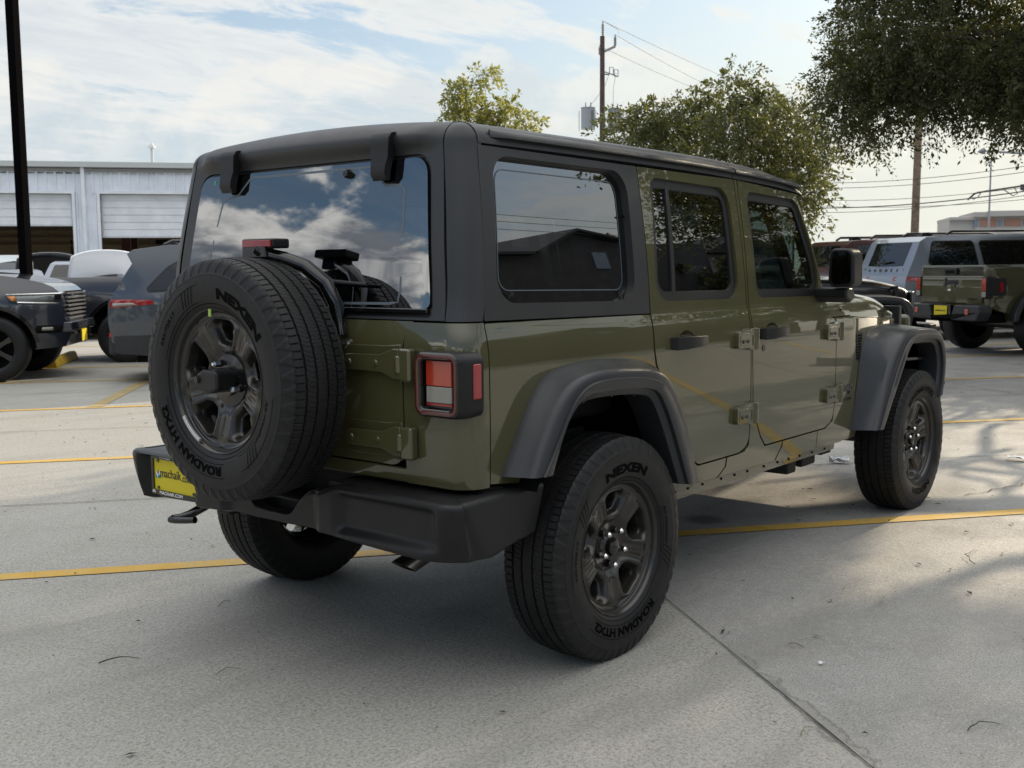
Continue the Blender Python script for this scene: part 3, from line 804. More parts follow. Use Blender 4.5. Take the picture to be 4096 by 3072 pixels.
    # hardtop side with quarter window
    hs = panel('hardtop_side', rp([(-.596, 1.204, .006), (-.542, 1.745, .006), (.352, 1.738, .006), (.350, 1.30), (.346, 1.194, .006)]), smap(s, .001), 'hardtop', jeep, holes=[QWIN], us=lin(-.5, .3, 6), vs=ZC[19:], out=o, thick=.030, bevel=.008, segs=3)
    panel('quarter_glass', offset_poly(QWIN, .010), smap(s, -.029), 'privacy_glass', hs, vs=ZC[19:], out=o, thick=0)
    ring = offset_poly(QWIN, -.038)
    panel('defroster_line', ring, smap(s, -.0275), 'defrost_line', hs, holes=[offset_poly(ring, -.0035)], vs=ZC[19:], out=o, thick=0)
    for x, z, dx, dz in ((-.503, 1.592, .020, 0), (.262, 1.552, -.020, 0), (-.44, 1.262, 0, .028), (.20, 1.253, 0, .028)):
        MB().tube([(x-abs(dz)*.3, s*(YS(z)-.024), z), (x+dx-.004, s*(YS(z)-.010), z+dz), (x+dx+.006, s*(YS(z)-.012), z+dz-.004), (x+abs(dz)*.35, s*(YS(z)-.024), z-.004)], .0028, 6).build('window_clip', 'dark_chrome', hs)
    # matte black backing that paints deep shade into the shut lines
    panel('gap_shade_backing', [(-.58, .68), (-.58, 1.72), (1.72, 1.71), (1.95, 1.2), (2.05, 1.08), (2.05, .5), (.5, .5), (.45, .70), (.36, .93), (.1, 1.02), (-.2, 1.02), (-.4, .8)], smap(s, -.045), 'void_black', jeep,
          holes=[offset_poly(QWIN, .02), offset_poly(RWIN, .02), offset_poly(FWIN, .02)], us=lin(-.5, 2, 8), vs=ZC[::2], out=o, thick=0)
    # mirror
    mb = MB(); yc = s*.94
    mb.prism(rp([(s*.876, 1.300, .03), (s*.884, 1.446, .03), (s*1.000, 1.444, .04), (s*1.004, 1.268, .03), (s*.895, 1.264, .03)]), 'x', 1.775, 1.885)
    mr = mb.build('side_mirror', 'black_plastic', jeep, bevel=.012, segs=3)
    MB().prism(rp([(s*.892, 1.305, .02), (s*.898, 1.434, .02), (s*.985, 1.432, .03), (s*.989, 1.281, .02), (s*.905, 1.278, .02)]), 'x', 1.7735, 1.7765).build('mirror_glass', 'mirror_glass', mr, smooth=False)
    mb = MB().prism([(1.81, 1.262), (1.89, 1.262), (1.93, 1.215), (1.87, 1.19), (1.81, 1.22)], 'y', s*.79, s*.955)
    mb.build('mirror_arm', 'black_plastic', mr, bevel=.012, segs=3)


def flare(s, A, B, Cc, Dd, c0, name, yA, n=44):
    """wheel-arch flare: four guide lines round the arch joined by a rounded section"""
    def byang(pts):
        a = [math.atan2(p[1]-c0[1], p[0]-c0[0]) for p in pts]
        a = [q if q > -math.pi/2 else q+2*math.pi for q in a]
        P = sorted(zip(a, pts)); return [p[0] for p in P], [p[1] for p in P]
    def smooth(pts):
        out = [pts[0]]
        for _ in range(2):
            q = [pts[0]]
            for i in range(len(pts)-1):
                a, b = Vector(pts[i]), Vector(pts[i+1]); q += [tuple(a.lerp(b, .25)), tuple(a.lerp(b, .75))]
            pts = q+[pts[-1]]
        return pts
    L = []
    for pts in (A, B, Cc, Dd):
        a, p = byang(smooth(pts)); rr = [math.hypot(q[0]-c0[0], q[1]-c0[1]) for q in p]
        L.append((np.array(a), np.array(rr)))
    a0 = [l[0][0] for l in L]; a1 = [l[0][-1] for l in L]
    mb = MB(); vs = []; NS = 0
    for i in range(n):
        t = i/(n-1); q = []
        for k, (aa, rr) in enumerate(L):
            an = a0[k]+(a1[k]-a0[k])*t; r = float(np.interp(an, aa, rr)); q.append((c0[0]+r*math.cos(an), c0[1]+r*math.sin(an)))
        pa, pb, pc, pd = q
        ya = yA(pa[0], pa[1])
        sec = [(pa, ya-.03), (pa, ya+.004)]
        for w in (.33, .66): sec.append(((pa[0]+(pb[0]-pa[0])*w, pa[1]+(pb[1]-pa[1])*w), ya+(.893-ya)*w))
        for w in lin(0, 1, 6):                                   # rounded shoulder from top face to side face
            e = math.sin(w*math.pi/2); g = 1-math.cos(w*math.pi/2)
            sec.append(((pb[0]+(pc[0]-pb[0])*g*.62, pb[1]+(pc[1]-pb[1])*g*.62), .893+.032*e))
        ym = .9265
        pm = (pb[0]+(pc[0]-pb[0])*.80, pb[1]+(pc[1]-pb[1])*.80)
        sec += [(pm, ym), (pc, .9275), (pc, .9315), ((pc[0]*.93+pd[0]*.07, pc[1]*.93+pd[1]*.07), .9360), ((pc[0]*.15+pd[0]*.85, pc[1]*.15+pd[1]*.85), .9375), (pd, .934)]
        din = Vector((c0[0]-pd[0], c0[1]-pd[1])).normalized()*.012
        sec += [((pd[0]+din.x*.1, pd[1]+din.y*.1), .918), ((pd[0]+din.x*2.0, pd[1]+din.y*2.0), .905), ((pd[0]+din.x*2.2, pd[1]+din.y*2.2), .80)]
        NS = len(sec)
        vs += [(p[0], s*y, p[1]) for p, y in sec]
    fs = [(i*NS+j, i*NS+j+1, (i+1)*NS+j+1, (i+1)*NS+j) for i in range(n-1) for j in range(NS-1)]
    fs += [tuple(range(NS)), tuple(range((n-1)*NS, n*NS))[::-1]]
    mb.add(vs, fs)
    o = mb.build(name, 'flare_plastic', jeep, ang=50)
    # push-pins along the inner return
    for t in (.22, .36, .5, .64, .78, .9):
        i = int(t*(n-1)); p = vs[i*NS+NS-2]
        MB().cyl((p[0], s*.900, p[2]+.0), (p[0], s*.9075, p[2]), .007, .005, 8).build('push_pin', 'rubber_seal', o)
    return o


def tub_corner(s):
    """painted corner between tailgate and quarter panel"""
    def f(u, v):
        x0, y0 = XR(v), YS(v)
        y0 -= 0; 
        if u < 1: return (x0, s*(.556+(y0-RC-.556)*u), v)
        if u < 2: a = (u-1)*math.pi/2; return (x0+RC*(1-math.cos(a)), s*(y0-RC+RC*math.sin(a)), v)
        return (x0+RC+(u-2)*max(.001, (-.6005-(x0+RC))), s*y0, v)
    us = lin(0, 1, 4)+lin(1, 2, 12)[1:]+[2.5, 3]
    return MB().grid(f, us, lin(.690, 1.199, 34)).build('tub_corner', 'paint', jeep, ang=180)


def hardtop_cap(s):
    """the rounded black corner from belt to roof"""
    RF = .07
    def f(u, v):
        if v <= 1.75: i, z = 0, v
        else: th = (v-1.75)/RF; i, z = RF*(1-math.cos(th)), 1.75+RF*math.sin(th)
        zz = min(v, 1.75); x0, y0 = XR(zz)+i, YS(zz)-i+.001; rc = max(RC-i, .006)
        a = u*math.pi/2
        return (x0+rc*(1-math.cos(a)), s*(y0-rc+rc*math.sin(a)), z)
    vs = lin(1.204, 1.75, 16)+lin(1.75, 1.75+RF*math.pi/2, 10)[1:]
    return MB().grid(f, lin(.03, .97, 14), vs).build('hardtop_corner', 'hardtop', jeep, ang=180)


def rear_frame():
    RF = .07
    def f(u, v):                                                 # u = y, v = height along the face then over the fillet
        if v <= 1.75: th, i, z = 0, 0, v
        else: th = (v-1.75)/RF; i, z = RF*(1-math.cos(th)), 1.75+RF*math.sin(th)
        x = XR(min(v, 1.75))+i
        vis = -.034*sstep(1.722, 1.790, v)*math.cos(th*.92)*(1-sstep(.53, .635, abs(u)))
        crown = .030*(1-(u/.66)**2)*sstep(1.75, 1.86, v)
        return (x+vis, u, z+crown)
    vt = 1.75+RF*math.pi/2
    out = [(-.712, 1.206), (-.655, 1.68), (-.643, 1.75), (-.643, vt), (.643, vt), (.643, 1.75), (.655, 1.68), (.712, 1.206)]
    hole = rp([(-.657, 1.215, .015), (-.596, 1.725, .065), (.596, 1.725, .065), (.657, 1.215, .015)], 8)
    o = panel('rear_surround', out, f, 'hardtop', jeep, holes=[hole], us=lin(-.64, .64, 33), vs=lin(1.25, 1.70, 8)+lin(1.71, vt-.004, 20), out=(-1, 0, 0), thick=.03, bevel=.006, segs=3)
    g = rp([(-.648, 1.242, .02), (-.587, 1.714, .06), (.587, 1.714, .06), (.648, 1.242, .02)], 8)
    rg = panel('rear_glass', g, lambda u, v: (XR(v)-.006, u, v), 'privacy_glass', jeep, us=lin(-.6, .6, 5), vs=lin(1.3, 1.7, 5), out=(-1, 0, 0), thick=0)
    panel('glass_seal', offset_poly(hole, .006), lambda u, v: (XR(v)+.006, u, v), 'rubber_seal', jeep, holes=[offset_poly(g, -.012)], vs=lin(1.22, 1.72, 9), out=(-1, 0, 0), thick=.01, bevel=0)
    MB().box((XR(1.236)-.006, 0, 1.234), (.014, 1.286, .016)).build('glass_edge_strip', 'gloss_black', rg, bevel=.004)
    # printed antenna line on the glass
    mb = MB(); pl = [(.535, 1.26), (.505, 1.40), (.449, 1.612), (.432, 1.628), (.36, 1.636), (.30, 1.690), (.27, 1.697), (-.360, 1.697), (-.382, 1.680), (-.396, 1.645), (-.410, 1.634), (-.485, 1.630), (-.502, 1.615), (-.506, 1.50), (-.512, 1.30), (-.505, 1.262), (-.47, 1.256), (-.2, 1.254)]
    pl = [tuple(p) for p in pl]; L = []; H = []
    for i, p in enumerate(pl):
        a = Vector(pl[max(i-1, 0)]); b = Vector(pl[min(i+1, len(pl)-1)]); d = (b-a).normalized(); nn = Vector((-d.y, d.x))*.0042
        for sg, lst in ((-1, L), (1, H)): q = Vector(p)+nn*sg; lst.append((XR(q.y)-.0066, q.x, q.y))
    k = len(pl); mb.add(L+H, [(i, i+1, k+i+1, k+i) for i in range(k-1)])
    mb.build('antenna_print', 'defrost_line', rg, smooth=False)
    MB().cyl((XR(1.69)-.0062, .507, 1.690), (XR(1.69)-.0072, .507, 1.690), .0085, n=16).build('inspection_dot', 'emblem_green', rg)
    MB().cyl((XR(1.68)-.004, -.232, 1.680), (XR(1.68)-.026, -.232, 1.680), .018, .013, 6).build('glass_stud', 'gloss_black', rg, bevel=.003)
    for y in (-.412, .388):
        mb = MB(); sec = [(-.612, 1.800, .043, .012), (-.640, 1.797, .043, .030), (-.654, 1.778, .042, .036), (-.655, 1.750, .041, .036), (-.654, 1.722, .038, .032), (-.662, 1.696, .034, .034), (-.666, 1.668, .032, .032), (-.655, 1.646, .031, .020)]
        vs = []
        for x, z, w, t_ in sec: vs += [(x, y-w, z), (x, y+w, z), (x+t_, y+w*.9, z+.002), (x+t_, y-w*.9, z+.002)]
        mb.add(vs, [(4*i+k, 4*i+(k+1) % 4, 4*i+4+(k+1) % 4, 4*i+4+k) for i in range(len(sec)-1) for k in range(4)]+[(0, 1, 2, 3), tuple(range(4*len(sec)-4, 4*len(sec)))])
        mb.build('glass_hinge', 'black_plastic', jeep, bevel=.008, segs=3)
    # wiper
    mb = MB().tube([(-.700, -.02, 1.33), (-.712, -.14, 1.330), (-.700, -.39, 1.316)], [.011, .009, .006], 8)
    mb.build('rear_wiper', 'black_plastic', jeep)


def roof():
    ztop = hermite([-.56, .3, 1.1, 1.45, 1.66, 1.73, 1.785], [1.820, 1.822, 1.815, 1.798, 1.768, 1.748, 1.722])
    zbot = hermite([-.56, .3, 1.1, 1.73, 1.785], [1.752, 1.750, 1.738, 1.706, 1.700])
    def f(x, v):                                                 # v: -1 .. 1 across; the outer tenth each side is the rolled edge
        zt, zb = ztop(x), zbot(x); yb = YS(min(zb, 1.76))+.002; rf = .07; av = abs(v); s = 1 if v > 0 else -1
        if av > .9:
            a = (1-av)/.1*math.pi/2; y = yb-rf*(1-math.cos(a)); z = zb+(zt-zb)*math.sin(a)
        else:
            q = av/.9; y = (yb-rf)*q; z = zt+.030*(1-q*q)*sstep(1.80, 1.55, x) if False else zt+.030*(1-q*q)
        return (x, s*y, z)
    vs = [-1, -.985, -.97, -.955, -.94, -.925, -.91, -.9, -.8, -.6, -.4, -.2, 0, .2, .4, .6, .8, .9, .91, .925, .94, .955, .97, .985, 1]
    MB().grid(f, lin(-.539, 1.098, 20), vs).build('hardtop_roof', 'hardtop', jeep, ang=180)
    MB().grid(f, lin(1.104, 1.785, 18), vs).build('roof_panel', 'hardtop', jeep, ang=180)
    MB().grid(lambda x, v: (x, f(x, v)[1]*.995, f(x, v)[2]-.006), lin(-.50, 1.77, 24), vs).build('headliner', 'void_black', jeep, ang=180)
    MB().grid(lambda x, v: (x+.0, v*.70, 1.70-.0), lin(-.50, 1.70, 6), lin(-1, 1, 3)).build('ceiling_trim', 'void_black', jeep)
    for s in (-1, 1):
        for nm, xa, xb in (('drip_rail', -.478, 1.094), ('drip_rail', 1.108, 1.74)):
            def g(x, k):
                zb = zbot(x)+.028; y = YS(min(1.76, zb))
                e = sstep(xa, xa+.05, x) if xa < 0 else 1
                P = [(y-.006, zb+.020), (y+.008*e, zb+.014), (y+.019*e, zb+.002), (y+.020*e, zb-.006), (y+.012*e, zb-.008), (y-.008, zb-.004)][k]
                return (x, s*P[0], P[1])
            xs = lin(xa, xb, 24); vs_ = [g(x, k) for x in xs for k in range(6)]
            MB().add(vs_, [(i*6+k, i*6+k+1, i*6+7+k, i*6+6+k) for i in range(23) for k in range(5)]+[tuple(range(6)), tuple(range(23*6, 24*6))]).build(nm, 'hardtop', jeep, ang=60)
        mb = MB().grid(lambda x, k: (x, s*(YS(1.75)-.012), 1.728+.045*k-(.03*sstep(1.2, 1.75, x))), lin(-.54, 1.73, 20), (0, 1))
        mb.build('roof_gutter', 'void_black', jeep)


def tailgate():
    def f(u, v): return (XR(v), u, v)
    out = rp([(-.550, .742, .06), (-.550, 1.12), (-.556, 1.16), (-.585, 1.202, .004), (.585, 1.202, .004), (.556, 1.16), (.550, 1.12), (.550, .742, .06)])
    t = panel('tailgate', out, f, 'tailgate_paint', jeep, us=lin(-.5, .5, 5), vs=lin(.76, 1.19, 24), out=(-1, 0, 0), thick=.02, bevel=.006, segs=3)
    # pressed fields that carry the hinge straps
    for z in (1.068, .822):
        mb = MB()
        mb.prism(rp([(-.285, z-.056, .03), (-.285, z+.056, .03), (-.475, z+.056, .02), (-.545, z+.062, .004), (-.545, z-.062, .004), (-.475, z-.056, .02)]), 'x', XR(z)-.003, XR(z)+.005)
        mb.build('pressed_field', 'tailgate_paint', t, bevel=.004, segs=3)
        mb = MB().prism(rp([(-.305, z-.026, .02), (-.305, z+.026, .02), (-.475, z+.030), (-.530, z+.049, .012), (-.556, z+.049, .004), (-.556, z-.047, .004), (-.530, z-.047, .012), (-.475, z-.028)]), 'x', XR(z)-.024, XR(z)-.001)
        h = mb.build('tailgate_hinge', 'tailgate_paint', t, bevel=.007, segs=3)
        for y in (-.330, -.452): MB().cyl((XR(z)-.022, y, z), (XR(z)-.0275, y, z), .0125, .010, 14).cyl((XR(z)-.0275, y, z), (XR(z)-.030, y, z), .006, n=6).build('hinge_bolt', 'tailgate_paint', h)
        mb = MB().box((XR(z)-.018, -.590, z), (.036, .052, .104)).cyl((XR(z)-.024, -.562, z-.030), (XR(z)-.024, -.562, z+.030), .017, n=18)
        mb.build('hinge_knuckle', 'tailgate_paint', h, bevel=.010, segs=3)
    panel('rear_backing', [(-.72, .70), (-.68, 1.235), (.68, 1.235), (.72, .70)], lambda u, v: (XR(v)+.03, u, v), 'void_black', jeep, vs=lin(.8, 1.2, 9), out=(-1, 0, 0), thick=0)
    panel('rear_valance', [(-.557, .690), (-.557, .736), (.557, .736), (.557, .690)], lambda u, v: (XR(v), u, v), 'paint', jeep, us=(0,), out=(-1, 0, 0), thick=.015, bevel=.004)


def tail_light(s):
    yc, zc = s*.7175, 1.014
    # black plastic pod wrapping the corner
    def ring(w, h, r): return rp([(-w, -h, r), (w, -h, r), (w, h, r), (-w, h, r)], 6)
    n = len(ring(1, 1, .3))
    def P(x, q, dy=0.0): return [(x, yc+s*(a+dy), zc+b) for a, b in q]
    g = [(-.640, ring(.086, .102, .036), .026), (-.700, ring(.090, .102, .036), .020), (-.722, ring(.093, .101, .035), .006), (-.731, ring(.091, .0985, .033), .001)]
    vs = []
    for x, q, dy in g: vs += P(x, q, dy)
    mb = MB().add(vs, [(k*n+i, k*n+(i+1) % n, (k+1)*n+(i+1) % n, (k+1)*n+i) for k in range(len(g)-1) for i in range(n)])
    pod = mb.build('tail_light', 'black_plastic', jeep, ang=40)
    a = ring(.091, .0985, .033); a2 = ring(.0865, .094, .030); b = ring(.0855, .093, .029); c_ = ring(.0715, .0795, .018); d_ = ring(.066, .0755, .015)
    mb = MB(); vs = P(-.731, a)+P(-.7345, a2)+P(-.7355, b)+P(-.736, ring(.078, .0865, .024))+P(-.7345, c_)+P(-.730, d_)
    mb.v += vs; mb.f += [(k*n+i, k*n+(i+1) % n, (k+1)*n+(i+1) % n, (k+1)*n+i) for k in range(5) for i in range(n)]
    mb.m += [1]*n+[1]*n+[0]*(2*n)+[1]*n
    mb.build('light_ring', ['lamp_ring', 'gloss_black'], pod, ang=60)
    mb = MB(); vs = P(-.730, d_)+P(-.7085, ring(.062, .0725, .012)); mb.add(vs, [(i, (i+1) % n, n+(i+1) % n, n+i) for i in range(n)]+[tuple(range(n, 2*n))])
    mb.build('light_well', 'gloss_black', pod, ang=40)
    MB().box((-.713, yc-s*.002, zc+.034), (.010, .106, .078)).build('brake_lens', 'lamp_red', pod, bevel=.003)
    MB().box((-.7128, yc-s*.002, zc-.032), (.0095, .106, .050)).build('reverse_lens', 'lamp_clear', pod, bevel=.003)
    MB().box((-.7125, yc-s*.002, zc-.0615), (.009, .106, .007)).build('lens_foot', 'brake_red', pod)
    MB().box((-.670, yc+s*.1125, zc+.012), (.034, .010, .108)).build('side_marker', 'brake_red', pod, bevel=.006, segs=3)


def bumper():
    z1f = hermite([0, .05, .09, .15, .185, .27, .31, .40, .86], [.538, .538, .543, .605, .632, .648, .664, .670, .674])
    z0f = hermite([0, .25, .5, .9], [.508, .502, .490, .478])
    N1, N2, N3 = 14, 14, 120
    def plan(k, t):
        """k-th plan station; t = 0 bottom .. 1 top. Returns x, |y| signed, outward normal"""
        Rc = .055+.11*(1-t)**1.6; W = .862; X = -.800
        s = 1 if k >= N1+N2+N3/2 else -1
        kk = k if s < 0 else (2*N1+2*N2+N3)-k
        if kk < N1:
            u = kk/N1; x = -.365+(X+Rc+.365)*u-.055*(1-t)*(1-u); return Vector((x, s*(W-.014*(1-u)-.0*t), 0)), Vector((0, s, 0))
        if kk < N1+N2:
            a = (kk-N1)/N2*math.pi/2; return Vector((X+Rc-Rc*math.sin(a), s*(W-Rc+Rc*math.cos(a)), 0)), Vector((-math.sin(a), s*math.cos(a), 0))
        u = (kk-N1-N2)/(N3/2); y = (W-Rc)*(1-u); return Vector((X-.012*u*0, s*y, 0)), Vector((-1, 0, 0))
    sec = [(.10, 0, 0), (.03, 0, 0), (.008, 0, .006)]+[(0, t, 0) for t in lin(.06, .90, 22)]+[(.003, .955, 0), (.010, .988, 0), (.022, 1, 0), (.048, 1, .002)]
    tot = 2*N1+2*N2+N3+1; vs = []
    for k in range(tot):
        for ins, t, dz in sec:
            p, nn = plan(k, t); ay = abs(p.y); y = p.y
            rear = nn.x < -.5
            if rear:
                z0, z1 = z0f(ay), z1f(ay)
            else: z0, z1 = .478+.02*(1 if False else 0), .674
            side_u = 0 if rear else (1-min(1, k/N1 if k <= N1 else (tot-1-k)/N1))
            z0 += .035*max(0, side_u)
            z = z0+(z1-z0)*t+dz
            if not rear and N1 <= min(k, tot-1-k) < N1+N2: ins = min(ins, (.055+.11*(1-t)**1.6)*.92)
            off = 0
            if rear:
                off = .020*sstep(.225, .265, ay)
                def rbox(ya, yb, za, zb, e): return sstep(ya, ya+e, y)*(1-sstep(yb-e, yb, y))*sstep(za, za+e*.9, z)*(1-sstep(zb-e*.9, zb, z))
                off -= .026*rbox(-.792, -.330, .512, .662, .035)
                off -= .055*sstep(.420, .440, y)*(1-sstep(.762, .790, y))*(1-sstep(.648, .664, z))
            q = p+nn*(off-ins); vs.append((q.x, q.y, z))
    ns = len(sec)
    mb = MB().add(vs, [(i*ns+j, i*ns+j+1, (i+1)*ns+j+1, (i+1)*ns+j) for i in range(tot-1) for j in range(ns-1)])
    for s in (-1, 1): mb.box((-.712, s*.545, .668), (.125, .545, .012))
    b = mb.build('rear_bumper', 'black_plastic', jeep, ang=60)
    # number plate and its frame
    px_ = -.782
    fr = MB(); a = [(.745, .668), (.745, .508), (.432, .508), (.432, .668)]; c_ = [(.731, .647), (.731, .527), (.446, .527), (.446, .647)]
    vs = [(px_-.010, y, z) for y, z in a]+[(px_-.010, y, z) for y, z in c_]+[(px_, y, z) for y, z in a]+[(px_-.002, y, z) for y, z in c_]
    fr.add(vs, [(i, (i+1) % 4, 4+(i+1) % 4, 4+i) for i in range(4)]+[(8+i, 8+(i+1) % 4, (i+1) % 4, i) for i in range(4)]+[(4+i, 4+(i+1) % 4, 12+(i+1) % 4, 12+i) for i in range(4)])
    plate = MB().box((px_-.003, .5885, .587), (.003, .290, .124)).build('number_plate', 'plate_yellow', jeep, smooth=False)
    fo = fr.build('plate_frame', 'gloss_black', plate, smooth=False)
    X = (0, -1, 0); Z = (0, 0, 1)
    tx = MB()
    text_on(tx, 'machaik', (px_-.0046, .690, .578), X, Z, .034, bold=.008, depth=.001, width=.136)
    text_on(tx, '.com', (px_-.0046, .552, .574), X, Z, .020, bold=.008, depth=.001, width=.064)
    tx.build('plate_lettering', 'black_print', plate, smooth=False, recalc=False)
    tx = MB()
    text_on(tx, 'MACHAIK.COM', (px_-.0102, .690, .5115), X, Z, .013, bold=.012, depth=.001, width=.150)
    text_on(tx, '713-528', (px_-.0102, .684, .6510), X, Z, .011, bold=.01, depth=.001, width=.070)
    for i in range(7):
        an = R(-75+25*i); c0 = Vector((.728, .515)); d = Vector((-math.sin(an), math.cos(an))); e = Vector((d.y, -d.x)); q = [c0, c0+d*.007+e*.0022, c0+d*.014, c0+d*.007-e*.0022]
        tx.add([(px_-.0112, v.x, v.y) for v in q], [(0, 1, 2, 3)])
    tx.build('frame_lettering', 'white_print', plate, smooth=False, recalc=False)
    # lotus emblem: petals in blue, white and green
    mb = MB(); c0 = Vector((.706, .572))
    for i, (an, ln, mi) in enumerate(((-78, .024, 2), (-52, .028, 0), (-26, .032, 1), (0, .034, 0), (26, .032, 1), (52, .028, 0), (78, .024, 2), (-14, .022, 1), (16, .020, 2))):
        d = Vector((-math.sin(R(an)), math.cos(R(an)))); e = Vector((d.y, -d.x)); x = px_-.0049-.0004*(i % 3)
        q = [c0, c0+d*ln*.45+e*ln*.17, c0+d*ln, c0+d*ln*.45-e*ln*.17]
        mb.add([(x, v.x, v.y) for v in q], [(0, 1, 2, 3)], mi)
    mb.build('plate_emblem', ['emblem_blue', 'white_print', 'emblem_green'], plate, smooth=False, recalc=False)
    for y, z in ((.703, .640), (.703, .536), (.474, .640), (.474, .536)): MB().cyl((px_-.004, y, z), (px_-.009, y, z), .006, n=12).build('plate_screw', 'dark_chrome', plate)
    # tow hook below the bumper
    mb = MB().tube([(-.60, .50, .500), (-.70, .515, .478), (-.76, .545, .445), (-.785, .575, .432), (-.80, .60, .430), (-.815, .588, .430), (-.812, .56, .431), (-.80, .515, .435), (-.79, .470, .440)], [.018, .018, .017, .016, .014, .014, .014, .014, .013], 12)
    mb.build('tow_hook', 'gloss_black', jeep)
    mb = MB(); mb.box((-.55, -.1, .53), (.30, 1.2, .07)); mb.build('rear_crossmember', 'underbody', jeep, bevel=.01)


def spare():
    w = make_wheel(jeep, 'spare_wheel', (-.9173, -.0188, 1.0083), R(-90), 34, 3, cap=False, nuts=(), drum=False)
    K = R(3)
    for i in (0, 2, 4):
        a = K+R(72*i-36); link_mesh('lug_nut', NUT, w, (.0635*math.sin(a), -.004, .0635*math.cos(a)))
    mb = MB().lathe([(0, .07), (.05, .07), (.052, .055), (.085, .052), (.085, .04)], 40); mb.build('spare_hub', 'gloss_black', w)
    # camera housing sticking out of the hub
    mb = MB().prism(rp([(-.060, -.026, .014), (-.066, .020, .014), (-.030, .040, .016), (.046, .036, .018), (.050, -.022, .018), (.010, -.036, .014)]), 'y', -.045, -.138)
    cm = mb.build('rear_camera', 'black_plastic', w, bevel=.010, segs=3)
    mb = MB().cyl((-.052, -.134, .006), (-.052, -.144, .006), .014, .012, 20).cyl((-.052, -.144, .006), (-.052, -.146, .006), .008, n=16); mb.build('camera_lens', 'gloss_black', cm)
    MB().box((-.020, -.1055, .2215), (.014, .002, .024)).build('wheel_sticker', 'sticker_green', w, smooth=False)
    for k in range(7):
        a = R(208+k*4.2); MB().box((.2225*math.sin(a), -.106, .2225*math.cos(a)), (.017, .010, .013), ry=a).build('balance_weight', 'weight_silver', w, bevel=.002)
    # carrier and third brake light
    mb = MB().cyl((-.70, -.02, 1.0), (-.90, -.02, 1.0), .15, .11, 32)
    for dy, dz in ((.22, .05), (-.22, .05), (.14, -.2), (-.14, -.2)): mb.tube([(-.715, -.02+dy, 1.0+dz), (-.80, -.02+dy*.5, 1.0+dz*.5), (-.86, -.02, 1.0)], .03, 8)
    mb.build('spare_carrier', 'gloss_black', jeep)
    mb = MB(); L = []
    pts = [(-.725, -.285, 1.15), (-.730, -.275, 1.25), (-.745, -.245, 1.32), (-.770, -.175, 1.375), (-.800, -.100, 1.402), (-.826, -.045, 1.414), (-.838, -.018, 1.440)]
    mb.tube(pts, [.026, .026, .026, .025, .025, .026, .026], 12)
    mb.prism([(-.075, 1.405), (.052, 1.405), (.050, 1.444), (-.070, 1.444)], 'x', -.852, -.815)
    st = mb.build('brake_light_stem', 'gloss_black', jeep, bevel=.004)
    bl = MB().prism(rp([(-.108, 1.436, .008), (.056, 1.436, .008), (.056, 1.468, .008), (-.108, 1.468, .008)]), 'x', -.848, -.778).build('high_brake_light', 'black_plastic', jeep, bevel=.005, segs=3)
    MB().box((-.850, -.026, 1.452), (.006, .148, .022)).build('brake_light_lens', 'brake_red', bl, bevel=.002)


